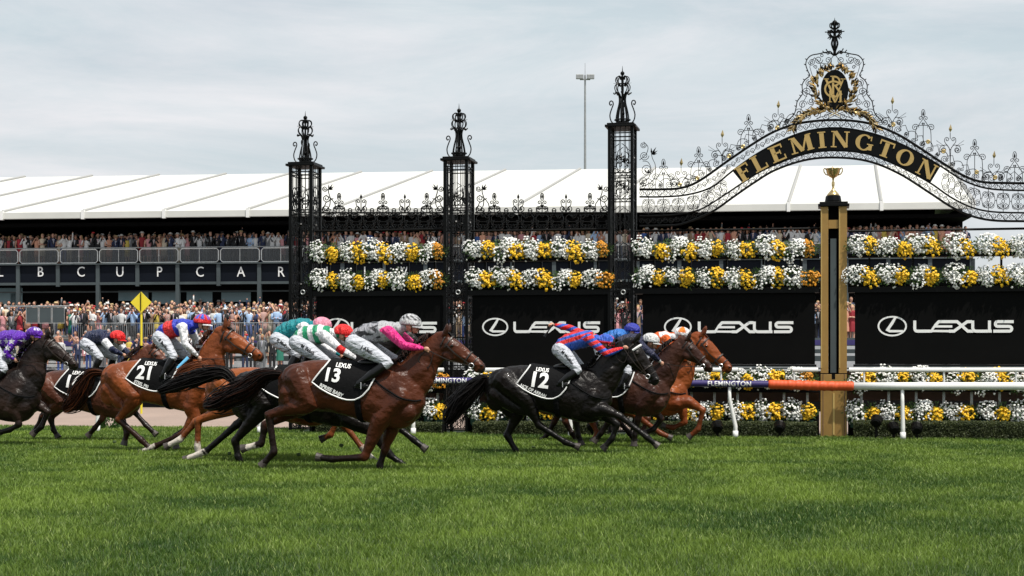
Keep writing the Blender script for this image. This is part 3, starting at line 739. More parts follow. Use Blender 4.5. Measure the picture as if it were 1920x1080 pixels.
G = {
 'F': (.72, stem(.2)+[bar(.2, .72, .95, TN), S(.69, 1, .69, .74, .07), bar(.2, .54, .52, TN), S(.54, .66, .54, .38, .06)]),
 'L': (.72, stem(.2)+[bar(.2, .72, .05, TN), S(.69, 0, .69, .3, .07)]),
 'E': (.76, stem(.2)+[bar(.2, .72, .95, TN), S(.69, 1, .69, .74, .07), bar(.2, .54, .52, TN), S(.54, .66, .54, .38, .06), bar(.2, .74, .05, TN), S(.72, 0, .72, .3, .07)]),
 'M': (1.12, [S(.16, .02, .16, .98, .09), bar(.0, .32, SF/2, SF), bar(.02, .26, 1-SF/2, SF), S(.22, .98, .56, .06, .2), S(.56, .06, .9, .98, .09), S(.94, .02, .94, .98, TH), bar(.78, 1.12, SF/2, SF), bar(.9, 1.12, 1-SF/2, SF)]),
 'I': (.42, stem(.21)),
 'N': (.96, [S(.14, .02, .14, .98, .09), bar(0, .3, SF/2, SF), bar(0, .28, 1-SF/2, SF), S(.2, .98, .8, .04, .22), S(.82, .02, .82, .98, .09), bar(.68, .96, 1-SF/2, SF)]),
 'G': (.92, [bowl(.46, .46, 48, 318), S(.80, .08, .80, .42, .19), bar(.62, .95, .43, SF), S(.80, .66, .80, .94, .06)]),
 'T': (.82, stem(.41, top=0)+[bar(.02, .80, .95, TN), S(.05, 1, .05, .7, .07), S(.77, 1, .77, .7, .07)]),
 'O': (.94, [bowl(.47, .47, 0, 360)]),
 'V': (.9, [S(.16, .98, .48, .03, .22), S(.48, .03, .78, .98, .08), bar(0, .34, 1-SF/2, SF), bar(.64, .92, 1-SF/2, SF)]),
 'C': (.86, [bowl(.46, .46, 48, 312), S(.79, .66, .79, .94, .06), S(.79, .34, .79, .06, .06)]),
 'R': (.9, stem(.2)+[bowl(.42, .36, -90, 90, thin=.08, cy=.74, ry=.26), bar(.2, .45, .95, .08), bar(.2, .45, .5, .08), S(.42, .5, .78, .04, .2), bar(.66, .94, SF/2, SF)]),
}
def glyph_polys(ch, cx, cy, h_, ang, wscale=1.0):
    wd_, polys = G[ch]; ca, sa = math.cos(ang), math.sin(ang); o = []
    for vs, fs in polys:
        q = []
        for x, y in vs:
            x = (x-wd_/2)*h_*wscale; y = (y-.5)*h_; q.append((cx+x*ca+y*sa, cy+x*sa-y*ca))
        o.append((q, fs))
    return o
LX = [1395, 1423, 1457.5, 1502, 1541, 1575.5, 1620.5, 1661, 1697, 1738]
for ch, x in zip('FLEMINGTON', LX):
    sl = ((cint(tB, x+6)+cint(tC, x+6))-(cint(tB, x-6)+cint(tC, x-6)))/24; ang = math.atan(sl)*.93
    mb = MB(); k = 0
    for p in glyph_polys(ch, x, (cint(tB, x)+cint(tC, x))/2, 30.5, ang, 1.28 if ch == 'M' else 1.18):
        slabpx(mb, AF, [p], .112, .125+.0015*(k % 5)); k += 1
    mb.build('sign_letter', 'goldflat', sb)
# gilt rosettes and spears
ros = [(1275, 346), (1308, 334), (1367, 293), (1393, 275), (1457, 240), (1675, 234), (1740, 266), (1769, 284), (1831, 323), (1866, 333)]
spe = [(1277, 298), (1354, 245), (1459, 190), (1673, 182.5), (1781.6, 234.6), (1863.6, 284.4)]
loo = [(1244, 298), (1310, 275), (1403.6, 214.4), (1731, 205), (1827.5, 261), (1902.5, 284), (1950, 300)]
for x, y in ros:
    c = AF.L(x, y, -.06); mb = MB(); mb.ellipsoid(c, (.045, .03, .045), n=10, m=6); mb.tube([c+Vector((.035*math.cos(a), -.02, .035*math.sin(a))) for a in [k*math.pi/5 for k in range(10)]], .012, 5, closed=True); mb.build('gilt_rosette', 'gold', arch)
for x, y in spe:
    I = Iron(AF, 0); I.leaf(x, y+14, -86, 16, 3.3); I.build('gilt_spear', arch, 'gold')
I = Iron(AF, 0, .0085)
def arcscroll(x, y, yb, s):
    """heart of two scrolls on a stem rising from the bar at yb"""
    I.st([(x, y), (x, y+12)])
    for k in (-1, 1):
        I.sm([(x, yb), (x+k*1, y+34), (x+k*4, y+26), (x+k*10, y+18), (x+k*10.5, y+13)]); I.st([(x+k*10.5, y+13)]+spiral(x+k*6, y+13, 4.6, 0 if k > 0 else 180, -1.3*k))
        I.sm([(x, y+33), (x+k*6, y+24), (x+k*13, y+24)]); I.st([(x+k*13, y+24)]+spiral(x+k*13, y+32, 8, -90, 1.5*k))
        I.st(spiral(x+k*14, y+33, 5, 90, 1.4*k))
        for a_ in (0, 18): I.st([(x+k*10, y+26), (x+k*(26), y+22-a_*.4)], .005)
for x, y in spe: arcscroll(x, y+14, cint(tA, x), 1)
for x, y in loo:
    yb = cint(tA, x); I.st(arc(x, y+8, 3.4, 8, 0, 360, 10)); I.leaf(x, y+14, -90, 12, 2)
    for k in (-1, 1):
        I.sm([(x+k*15, yb), (x+k*14, y+40), (x+k*8, y+29), (x+k*2, y+20)]); I.st([(x+k*2, y+20)]+spiral(x+k*5, y+17, 4.4, 150 if k > 0 else 30, 1.2*k)); I.st(spiral(x+k*15, y+34, 7, 180 if k > 0 else 0, 1.6*k))
    I.st([(x-9, y+30), (x+9, y+30)]); I.st([(x, y+30), (x, yb)]); I.leaf(x, y+27, 0, 3.2, 3); I.leaf(x, y+27, 180, 3.2, 3)
# scrolls lying along the upper bar
for x0, x1 in ((1204, 1500), (1632, 2005)):
    x = x0; k = 0
    while x < x1:
        y = cint(tA, x); sl = (cint(tA, x+4)-cint(tA, x-4))/8; n_ = math.sqrt(1+sl*sl); r_ = 7.0-(k % 3)*1.2
        nx, ny = sl/n_, -1/n_
        I.st(spiral(x+nx*(r_+1), y+ny*(r_+1), r_, 90+math.degrees(math.atan(sl)), 1.7*(1 if k % 2 else -1)))
        if k % 2 == 0: I.cs(x+nx*14, y+ny*14, x+22/n_+nx*13, y+22*sl/n_+ny*13, 4, 3.6, -1, .3)
        if k % 2: I.st([(x+nx*15, y+ny*15), (x+nx*22+9/n_, y+ny*22+9*sl/n_), (x+nx*14+17/n_, y+ny*14+17*sl/n_)]+spiral(x+nx*9+17/n_, y+ny*9+17*sl/n_, 5, -60, 1.2))
        x += 17/n_; k += 1
# tall foliage beside the towers
for s_, e in ((1, 1199), (-1, 2012)):
    for (x, y, r_) in ((8, 340, 10), (14, 318, 12), (9, 292, 9), (7, 272, 6)): I.st(spiral(e+s_*x, y, r_, 0 if s_ > 0 else 180, 1.9*s_))
    I.sm([(e, 352), (e+s_*26, 338), (e+s_*30, 312), (e+s_*24, 296), (e+s_*22, 284)]); I.sm([(e, 345), (e+s_*16, 335), (e+s_*22, 318), (e+s_*16, 304), (e+s_*6, 302)]); I.sm([(e, 300), (e+s_*12, 290), (e+s_*16, 276), (e+s_*8, 266)])
    for a, ln in ((-95, 14), (-60, 17), (-35, 14), (-12, 11)): I.leaf(e+s_*23, 290, a if s_ > 0 else 180-a, ln, 1.8)
    for a, ln in ((-120, 9), (-60, 11), (-20, 9)): I.leaf(e+s_*14, 325, a if s_ > 0 else 180-a, ln, 1.6)
I.build('crest_scrollwork', arch)
# pediment round the medallion
I = Iron(AF, 0, .009); cx = 1565
half = [(0, 103), (14, 98), (30, 101), (44, 104), (52, 112), (54, 122), (50, 134), (47, 142), (56, 150), (61, 160), (60, 174), (63, 180), (70, 190), (72, 200), (76, 214), (88, 226)]
for s_ in (-1, 1):
    P = [(cx+s_*a, b) for a, b in half]; I.sm(P, .014)
    I.st([(cx+s_*a*.9+s_*-2, b+4) for a, b in half[3:]], .008)
    for i, (a, b) in enumerate(half[4:]):
        I.leaf(cx+s_*a, b, -30 if s_ > 0 else 210, 5, 1.2)
    for (x, y, r_, a0, tn) in ((12, 113, 7, 90, 1.6), (30, 112, 8, 180, -1.6), (43, 116, 7, 0, 1.8), (8, 124, 4.5, 0, 1.3), (20, 125, 4.5, 180, 1.3), (36, 126, 4, 0, -1.3), (48, 156, 7, -90, 1.7), (52, 172, 9, 90, -1.8), (44, 190, 7, 0, 1.7), (60, 196, 8, 180, 1.7), (66, 212, 9, 0, -1.7), (34, 214, 9, 90, 1.6), (50, 218, 6, 90, 1.5), (16, 218, 7, 0, 1.5), (80, 222, 6, 0, 1.5)):
        I.st(spiral(cx+s_*x, y, r_, a0 if s_ > 0 else 180-a0, tn*s_))
    I.st([(cx+s_*2, 104), (cx+s_*14, 120), (cx+s_*28, 118), (cx+s_*38, 108)]); I.st([(cx, 208), (cx+s_*14, 216), (cx+s_*34, 222)]); I.loop(cx+s_*24, 104, 2.5, 2.5)
    I.st([(cx-s_*16, 210), (cx+s_*16, 224)]); I.st([(cx+s_*62, 170), (cx+s_*44, 178), (cx+s_*40, 196), (cx+s_*52, 206)]); I.st([(cx+s_*30, 205), (cx+s_*42, 214), (cx+s_*60, 220)])
I.build('pediment_scrollwork', arch)
# medallion
def ell(cx, cy, rx, ry, n=32): return [(cx+rx*math.cos(2*math.pi*i/n), cy+ry*math.sin(2*math.pi*i/n)) for i in range(n)]
mb = MB(); slabpx(mb, AF, [(ell(1565, 168.5, 26, 38)[::-1], [tuple(range(32))])], -.04, .1); md_ = mb.build('medallion', 'black', arch)
mb = MB(); k = 0
for P_, w_ in (([(1549, 149), (1566, 186)], 4.2), ([(1581, 149), (1566, 186)], 2.6), ([(1544, 148), (1554, 148)], 1.6), ([(1576, 148), (1586, 148)], 1.6),
    ([(1562, 143), (1562, 176)], 4), (arc(1564, 152, 10, 8.5, -90, 90, 12), 3.2), ([(1557, 143), (1565, 143)], 1.8), ([(1566, 160), (1578, 178)], 3.6),
    (arc(1563, 167, 16, 14.5, 40, 320, 20), 3.4), ([(1576, 152), (1576, 161)], 1.8), ([(1576, 173), (1576, 181)], 1.8),
    ([(1556, 191), (1556, 170)], 2.2), ([(1556, 171), (1566, 192)], 3.4), ([(1566, 192), (1576, 171)], 2.2), ([(1576, 170), (1576, 191)], 3.8), ([(1552, 191), (1560, 191)], 1.6), ([(1572, 191), (1580, 191)], 1.6)):
    slabpx(mb, AF, [ribbon2d(P_, w_)], .101, .112+.0013*k); k += 1
mb.build('monogram', 'goldflat', md_)
# gilt laurel wreath and palm sprays
rw = random.Random(3); I = Iron(AF, -.1); I2 = Iron(AF, -.08)
for s_ in (-1, 1):
    for i in range(120):
        t = i/119; a = R(84-168*t); x = cx+s_*(26+4+6*math.sin(t*math.pi))*math.cos(a); y = 168-(40)*math.sin(a)
        dirn = math.degrees(math.atan2(-math.cos(a)*1.0, -math.sin(a)*s_))
        (I if i % 3 else I2).leaf(x+rw.uniform(-5, 5), y+rw.uniform(-4, 4), (-60+rw.uniform(-50, 50)) if s_ > 0 else (240+rw.uniform(-50, 50)), rw.uniform(9, 15), rw.uniform(1.6, 2.7), -.1+rw.uniform(-.06, .06))
    sp_ = [(14, 205), (28, 207), (42, 209), (54, 213), (64, 220), (73, 231), (79, 242)]
    for i in range(70):
        t = i/69*(len(sp_)-1); k = min(int(t), len(sp_)-2); u = t-k; x = sp_[k][0]+(sp_[k+1][0]-sp_[k][0])*u; y = sp_[k][1]+(sp_[k+1][1]-sp_[k][1])*u
        base_ = math.degrees(math.atan2(sp_[k+1][1]-sp_[k][1], sp_[k+1][0]-sp_[k][0])); d_ = base_+(38 if i % 2 else -38)+rw.uniform(-12, 12)
        (I if i % 3 else I2).leaf(cx+s_*x, y, d_ if s_ > 0 else 180-d_, rw.uniform(9, 15), rw.uniform(1.6, 2.6), -.1+rw.uniform(-.05, .05))
    I.st([(cx+s_*a, b) for a, b in sp_], .012); I.st([(cx-s_*10, 218), (cx+s_*14, 205)], .014)
I.build('gilt_wreath', arch, 'gold'); I2.build('dark_wreath_leaves', arch)
# top finial of the arch
c = AF.L(1565, 104); fin = MB(); u_ = 1/88.0*1.02
for k in range(8):
    a = k*math.pi/4; ca, sa = math.cos(a), math.sin(a)
    for prof in ([(2, 0), (10, 6), (17, 5), (21, 9)], [(1, 6), (6, 20), (4, 30), (8, 34), (12, 30)], [(2, 32), (10, 36), (12, 42), (7, 44), (4, 40)], [(2, 46), (8, 50), (8, 56), (4, 57), (4, 53)], [(2, 41), (17, 42)]):
        fin.tube(catm([c+Vector((r_*u_*ca, r_*u_*sa, z*u_)) for r_, z in prof], 3), .013, 4)
fin.tube([c, c+Vector((0, 0, 58*u_))], .03, 6); fo = fin.build('finial', 'ironrod', arch)
mb = MB(); mb.ellipsoid(c+Vector((0, 0, 58*u_)), (.05, .05, .05), n=10, m=8); mb.tube([c+Vector((0, 0, 60*u_)), c+Vector((0, 0, 67*u_))], [.012, .002], 5); mb.build('ball', 'iron', fo, smooth=True)

# winning post ------------------------------------------------------
PF = GF.sub(1563, 0); post = PF.empty('winning_post'); tag(post, 'tall square gold winning post with a black slot and a golden cup on top', 'post')
def pbox(mb, x0, x1, ya, yb_, l0, l1): a = PF.L(x0, yb_, l0); b = PF.L(x1, ya, l0); mb.box((a.x, l0, a.z), (b.x, l1, b.z))
zc = lambda y: PF.L(1563, y).z
xa, xb, xc, xd = [PF.L(p, 600).x for p in (1538.5, 1553, 1572.5, 1588)]
for x0, x1 in ((xa, xb), (xc, xd)):
    mb = MB(); mb.box((x0, 0, zc(700)), (x1, .5, zc(387))); mb.build('pilaster', 'goldpost', post, bevel=.006)
    mb = MB(); mb.box((x0+.012, -.008, zc(690)), (x0+.028, 0.01, zc(392))); mb.build('edge_strip', 'goldpale', post)
mb = MB(); mb.box((xa, 0, -.1), (xd, .5, zc(702))); mb.build('base_block', 'goldpost', post, bevel=.006)
for x in (xa+.05, xd-.05): mb = MB(); mb.box((x-.006, -.006, 0.02), (x+.006, .01, zc(702))); mb.build('panel_line', 'timber', post)
mb = MB(); mb.box((PF.L(1561.5, 700).x, -.012, zc(815)), (PF.L(1565, 700).x, .02, zc(737))); mb.build('sight_strip', 'goldpale', post)
mb = MB(); mb.box((xb+.002, .2, zc(701)), (xc-.002, .45, zc(387))); mb.build('slot_back', 'blackmat', post)
mb = MB(); mb.box((PF.L(1557, 600).x, .05, zc(699)), (PF.L(1568.5, 600).x, .15, zc(447))); mb.build('sight_board', 'steel', post)
mb = MB(); mb.box((xb+.002, .04, zc(428)), (xc-.002, .2, zc(412))); mb.build('slot_bar', 'goldpost', post)
mb = MB(); mb.box((PF.L(1559.5, 600).x, -.003, zc(711)), (PF.L(1566, 600).x, .2, zc(701))); mb.build('slot_notch', 'blackmat', post)
mb = MB(); mb.box((xa-.05, -.05, zc(387)), (xd+.05, .55, zc(382))); mb.box((xa-.02, -.02, zc(382)), (xd+.02, .52, zc(378))); mb.build('cap', 'black', post, bevel=.008)
cc_ = Vector(((xa+xd)/2-.01, .25, 0)); u = 1/92.5
mb = MB(); mb.lathe([(15*u, 0), (15.5*u, 3*u), (14*u, 12*u), (13*u, 13*u)], (cc_.x, cc_.y, zc(378))); mb.build('plinth', 'black', post, smooth=False)
mb = MB(); mb.lathe([(12.5*u, 0), (11*u, 3*u), (7*u, 8*u), (3*u, 12*u), (2*u, 16*u), (2.8*u, 20*u), (3*u, 25*u), (1.6*u, 28*u), (2*u, 33*u), (3*u, 34*u), (8*u, 37*u), (12*u, 43*u), (13.5*u, 51*u), (14*u, 52*u), (13*u, 52*u), (11*u, 44*u), (0.5*u, 39*u)], (cc_.x, cc_.y, zc(365)), 24)
zt = zc(365)
cup = mb.build('cup', 'gold', post, smooth=True)
for k in range(3):
    a = R(0 if k == 0 else (180 if k == 1 else 265)); ca, sa = math.cos(a), math.sin(a)
    mb = MB(); mb.tube([Vector((cc_.x+r_*u*ca, cc_.y+r_*u*sa, zt+z*u)) for r_, z in ((9, 39), (14, 41), (17, 46), (17.5, 51), (15.5, 53), (13, 50))], .012, 6); mb.build('cup_handle', 'gold', cup, smooth=True)

# banners -----------------------------------------------------------
H_ = 1.0
def rnd(pts): return pts
def lex_polys():
    t = .255; o = []
    def P(pts, w_=t): o.append(ribbon2d(pts, w_))
    def cor(x, y, r, a0, a1): return arc(x, y, r, r, a0, a1, 5)
    b = .095; tp = .905
    P([(.1, 1.0)]+[(.1, .35)]+cor(.32, b+.22, .22, 180, 270)+[(1.62, b)])                                  # L
    x = 1.40
    P([(x+2.1, tp), (x+.85, tp)]+cor(x+.82, tp-.1, .1, 90, 150)+[(x+.45, .56)])
    P([(x+1.95, .50), (x+.40, .50), (x+.14, b+.02), (x+1.9, b)], .2)                                       # E
    x = 3.15
    P([(x+.1, tp), (x+.62, tp), (x+1.55, b), (x+2.05, b)]); P([(x+1.9, tp), (x+1.5, tp), (x+.35, b), (x-.1, b)])  # X
    x = 5.02
    P([(x+.1, 1.0), (x+.1, .4)]+cor(x+.4, b+.3, .3, 180, 270)+[(x+1.62, b), (x+1.75, b)]); P([(x+1.55, 1.0), (x+1.55, 0)])  # U
    x = 6.95
    P([(x+1.72, tp), (x+.35, tp)]+cor(x+.33, tp-.2, .2, 90, 270)+[(x+1.2, .505)]+arc(x+1.35, .3, .2, .2, 90, -90, 6)+[(x-.05, b)])   # S
    return o, 8.5
def emblem_polys():
    o = [ribbon2d(arc(0, 0, 1.22, .86, 0, 360, 36), .15)]
    o.append(ribbon2d([(.28, .80), (.0, .3), (-.42, -.34), (-.22, -.46), (.95, -.46)], [.2, .26, .26, .22, .2]))
    return o
def banner(x0, x1, y0, y1, ec, l0, l1, yc, h_, label):
    F = GF.sub((x0+x1)/2, .05); root = F.empty('sponsor_banner'); tag(root, label, 'banner', 'black sponsor banners on the flower wall')
    a, b = F.L(x0, y1), F.L(x1, y0)
    mb = MB(); mb.box((a.x, 0, a.z), (b.x, .12, b.z)); mb.build('panel', 'screen', root)
    mb = MB(); t = .03
    mb.box((a.x-t, -.02, b.z+.002), (b.x+t, .13, b.z+t+.01)); mb.box((a.x-t, -.02, a.z-.05), (b.x+t, .14, a.z-.002)); mb.build('panel_frame', 'black', root)
    mb = MB(); mb.box((a.x, -.03, a.z-.055), (b.x, -.02, a.z-.035)); mb.build('panel_edge', 'steel', root)
    ps, W_ = lex_polys(); sx_ = (l1-l0)/W_; mb = MB()
    for k, (vs, fs) in enumerate(ps):
        q = [(l0+x*sx_, yc+h_/2-y*h_) for x, y in vs]; slab(mb, q, [f[::-1] for f in fs], lambda x, y, o_: F.L(x, y, -o_), 0, .008+.0012*k)
    mb.build('logo_lettering', 'whiteflat', root)
    mb = MB()
    for k, (vs, fs) in enumerate(emblem_polys()):
        r_ = ec[1]; q = [(ec[0]+x*r_/1.27, yc-.5-y*r_*.75/.92*.93) for x, y in vs]; slab(mb, q, [f[::-1] for f in fs], lambda x, y, o_: F.L(x, y, -o_), 0, .008+.0012*k)
    mb.build('logo_emblem', 'whiteflat', root)
banner(593, 830, 547, 690, (632, 24), 658, 816, 614, 20, 'black sponsor banner behind the silver and pink jockey, only the end of its logo showing')
banner(886, 1140, 545, 690, (928.5, 24), 963, 1122, 613.5, 20.5, 'black sponsor banner above the number 12 horse, left of the tallest tower')
banner(1205, 1528, 543, 683, (1271, 25.5), 1309, 1484, 613.5, 21, 'black sponsor banner just left of the gold winning post')
banner(1603, 2008, 542, 683, (1673, 27), 1713, 1897, 612, 22, 'black sponsor banner right of the gold winning post')

# flower shelves ----------------------------------------------------
bays = [(582, 832, [595,624,651,673,699,723,747,776,802,824], (472, 525, 712, 768), 'between the first and second towers'),
        (876, 1143, [891,918,944,971,995,1025,1053,1080,1108,1134], (470, 523, 712, 770), 'between the second and tallest towers'),
        (1188, 1536, [1204,1237,1263,1291,1318,1347,1377,1402,1430,1459,1487,1518], (467, 520, 711, 772), 'between the tallest tower and the gold post'),
        (1590, 2010, [1603,1633,1663,1694,1722,1750,1785,1815,1846,1878,1909,1940,1968,1997], (462, 517, 710, 773), 'right of the gold post')]
for (x0, x1, _, ys, where) in bays:
    for k, y in enumerate(ys):
        nm = ['topmost', 'second', 'third', 'lowest'][k]
        F = GF.sub((x0+x1)/2, -.12); root = F.empty('flower_shelf'); tag(root, f'{nm} dark flower shelf of the bay {where}', 'shelf', 'dark flower shelves')
        a, b = F.L(x0, y+(20 if k < 2 else 30)), F.L(x1, y+8)
        if k >= 2: a = F.L(x0, y+(24 if k == 2 else 18)); b = F.L(x1, y+6)
        mb = MB(); mb.box((a.x, .08, a.z), (b.x, .38, b.z)); mb.build('trough', 'blackmat', root, bevel=.01)
        if k == 1:
            mb = MB(); mb.box((a.x, .1, a.z-.12), (b.x, .3, a.z-.01)); mb.build('beam', 'black', root)
        if k == 0:
            mb = MB(); c0 = F.L(x0, 431); mb.tube([(a.x, .35, c0.z), (b.x, .35, c0.z)], .025, 5)
            for i in range(5): x = a.x+(b.x-a.x)*(i+.5)/5; mb.tube([(x, .42, a.z-.35), (x, .42, a.z)], .03, 4)
            mb.build('frame_rail', 'iron', root)
        if k == 2:
            mb = MB(); a2, b2 = F.L(x0, y+42), F.L(x1, y+26); mb.box((a2.x, .7, a2.z), (b2.x, .74, b2.z)); mb.build('back_board', 'timber', root)
            mb = MB(); a2, b2 = F.L(x0, y+14), F.L(x1, y-14); mb.box((a2.x, .8, a2.z), (b2.x, .84, b2.z)); mb.build('back_board', 'timber', root)
            for i in range(8): x = a.x+(b.x-a.x)*(i+.5)/8; mb = MB(); mb.box((x-.025, .2, 0.02), (x+.025, .25, a.z)); mb.build('shelf_leg', 'galv', root)
    F = GF.sub((x0+x1)/2, .2); mb = MB(); a, b = F.L(x0, 815), F.L(x1, 792); mb.box((a.x, .05, 0), (b.x, .1, .5)); 
    tag(mb.build('back_panel', 'blackmat', loc=F.loc, rz=-F.th), f'dark low board behind the hedge {where}', 'board')
rf = random.Random(11)
def blossom(mb, c, nrm, r, n=7):
    nrm = nrm.normalized(); a = nrm.orthogonal().normalized(); b = nrm.cross(a); ph = rf.random()*6
    vs = []; 
    for k, (rr_, hh) in enumerate(((1.0, 0), (.62, .42))):
        for j in range(n):
            q = ph+2*math.pi*(j+.5*k)/n; wob = 1+(.22 if (j % 2 and k == 0) else 0)*-1
            vs.append(c+(a*math.cos(q)+b*math.sin(q))*r*rr_*wob+nrm*r*hh)
    vs.append(c+nrm*r*.5); vs.append(c-nrm*r*.4)
    fs = [(j, (j+1) % n, n+j) for j in range(n)]+[((j+1) % n, n+(j+1) % n, n+j) for j in range(n)]+[(n+j, n+(j+1) % n, 2*n) for j in range(n)]+[((j+1) % n, j, 2*n+1) for j in range(n)]
    mb.add(vs, fs)
def leafq(mb, c, d, l, w_):
    d = d.normalized(); s_ = d.cross(Vector((rf.uniform(-1, 1), rf.uniform(-1, 1), rf.uniform(-1, 1)))).normalized()
    mb.add([c, c+d*l*.5+s_*w_, c+d*l, c+d*l*.5-s_*w_], [(0, 1, 2, 3)])
def clump_meshes(kind, k):
    mb = MB(); lf = MB(); rx, ry, rz_ = (.25, .17, .195) if kind == 'w' else (.195, .15, .172)
    nb = 190 if kind == 'w' else 122
    lobes = [(Vector((rf.uniform(-.5, .5)*rx, rf.uniform(-.2, .2)*ry, rf.uniform(-.5, .5)*rz_)), rf.uniform(.55, .95)) for _ in range(4 if kind == 'w' else 3)]
    for i in range(nb):
        lc, ls = rf.choice(lobes); d = Vector((rf.gauss(0, 1), rf.gauss(-.5, 1), rf.gauss(.15, 1))).normalized()
        p = lc+Vector((d.x*rx, d.y*ry, d.z*rz_))*ls*rf.uniform(.85, 1.12); r_ = rf.uniform(.020, .030) if kind == 'w' else rf.uniform(.024, .036)
        blossom(mb, p, d+Vector((0, -.6, .75)), r_)
    for i in range(rf.randint(2, 5)):      # straggling stems
        d = Vector((rf.uniform(-1, 1), rf.uniform(-.4, .1), rf.choice([1, -1.1]))).normalized(); p = Vector((d.x*rx, d.y*ry, d.z*rz_))*rf.uniform(1.15, 1.3)
        if kind == 'w': blossom(mb, p, d+Vector((0, -.6, .2)), .024); lf.tube([p*.5, p], .005, 3)
    for i in range(300):
        d = Vector((rf.gauss(0, 1), rf.gauss(0, 1), rf.gauss(0, 1))).normalized(); p = Vector((d.x*rx, d.y*ry, d.z*rz_))*rf.uniform(.3, 1.02); leafq(lf, p, d+Vector((0, 0, rf.uniform(-.5, .8))), rf.uniform(.04, .075), .011)
    return mb, lf
protos = {}
for kind, mname in (('w', 'wflower'), ('y', 'yflower'), ('o', 'oflower')):
    for k in range(6 if kind != 'o' else 2):
        mb, lf = clump_meshes(kind, k); o = mb.build('blossoms', mname); l = lf.build('leaves', 'leafm')
        protos[kind, k] = (o.data, l.data); bpy.data.objects.remove(o); bpy.data.objects.remove(l)
pot = MB(); pot.lathe([(.09, 0), (.12, .16), (.125, .17)], n=12); po = pot.build('pot', mat('green_pot', (.02, .06, .045), .5)); potme = po.data; bpy.data.objects.remove(po)
ords = ['first', 'second', 'third', 'fourth', 'fifth', 'sixth', 'seventh', 'eighth', 'ninth', 'tenth', 'eleventh', 'twelfth', 'thirteenth', 'fourteenth']
for bi, (x0, x1, xs_, ys, where) in enumerate(bays):
    for k, y in enumerate(ys):
        for i, x in enumerate(xs_):
            if x > 1960: continue
            kind = 'w' if i % 2 == 0 else 'y'
            if kind == 'y' and i == len(xs_)-1 and bi < 3 and k < 3: kind = 'o'
            x_ = x+rf.uniform(-1.5, 1.5); y_ = y+rf.uniform(-2, 2)+(1 if kind == 'y' else 0)
            if k == 2 and kind == 'w': y_ += rf.choice([0, 0, 10])
            F = GF.sub(x_, -.02); zc_ = F.L(x_, y_).z; root = F.empty('flower_clump'); root.location.z = zc_-.18
            col = {'w': 'white', 'y': 'yellow', 'o': 'deep orange'}[kind]
            row = ['top', 'second', 'third', 'lowest'][k]
            tag(root, f'{col} flower clump, {ords[i]} from left, {row} row, '+where.replace('the ', ''), 'flowers', 'white and yellow flower clumps on the shelves')
            v = rf.randrange(6 if kind != 'o' else 2); b_, l_ = protos[kind, v]; sc_ = rf.uniform(.90, 1.12)*(1.0 if k < 3 else 1.05); rzz = rf.uniform(-.6, .6)
            for nm, d_ in (('blossoms', b_), ('leaves', l_)):
                o = bpy.data.objects.new(nm, d_); COL.objects.link(o); o.parent = root; o.location = (0, 0, .18); o.scale = (sc_*rf.choice([1, -1]) if False else sc_, sc_, sc_); o.rotation_euler = (0, 0, rzz)
            if k == 3: o = bpy.data.objects.new('pot', potme); COL.objects.link(o); o.parent = root; o.location = (0, .05, -.14)
# hedges
rh = np.random.default_rng(8)
for (x0, x1, _, _, where) in bays:
    F = GF.sub((x0+x1)/2, -.55); a, b = F.L(x0+10, 822), F.L(x1-4, 795); Lh = b.x-a.x; Hh = b.z
    n = int(Lh*5200); P = np.zeros((n, 3)); side = rh.random(n)
    P[:, 0] = a.x+rh.random(n)*Lh; fr_ = side < .68; P[:, 1] = np.where(fr_, rh.normal(0, .012, n), rh.random(n)*.3); P[:, 2] = np.where(fr_, rh.random(n)*Hh, Hh+rh.normal(0, .012, n))
    lump = fnoise(P[:, 0], P[:, 2], .12, 4)*.05; P[:, 1] -= np.where(fr_, lump, 0); P[:, 2] += np.where(fr_, 0, lump*.5)
    d1 = rh.normal(0, 1, (n, 3)); d1 /= np.linalg.norm(d1, axis=1)[:, None]; d2 = np.cross(d1, rh.normal(0, 1, (n, 3))); d2 /= np.linalg.norm(d2, axis=1)[:, None]
    s1 = .016; V = np.stack([P-d1*s1, P+d2*s1*.6, P+d1*s1, P-d2*s1*.6], 1).reshape(-1, 3)
    me = bpy.data.meshes.new('leaves'); me.vertices.add(len(V)); me.vertices.foreach_set('co', V.ravel().astype(np.float32))
    me.loops.add(n*4); me.loops.foreach_set('vertex_index', np.arange(n*4, dtype=np.int32)); me.polygons.add(n); me.polygons.foreach_set('loop_start', np.arange(0, n*4, 4, dtype=np.int32)); me.update(calc_edges=True)
    m_ = rh.random(n)[:, None]*.6+.4*fnoise(P[:, 0], P[:, 2], .25, 6)[:, None]; cc = np.array([.02, .035, .010])*(1-m_)+np.array([.10, .12, .04])*m_
    arr = np.ones((n*4, 4), dtype=np.float32); arr[:, :3] = np.repeat(cc, 4, axis=0); at_ = me.attributes.new('Col', 'FLOAT_COLOR', 'POINT'); at_.data.foreach_set('color', arr.ravel()); me.materials.append(M['hedge'])
    root = F.empty('hedge'); tag(root, f'low clipped dark green hedge {where}', 'hedge', 'clipped hedges under the flowers')
    o = bpy.data.objects.new('leaves', me); COL.objects.link(o); o.parent = root
    mb = MB(); mb.box((a.x, .03, -.02), (b.x, .28, Hh-.03)); mb.build('dark_core', 'blackmat', root)  # solid black box inside the leaves, dark behind the gaps
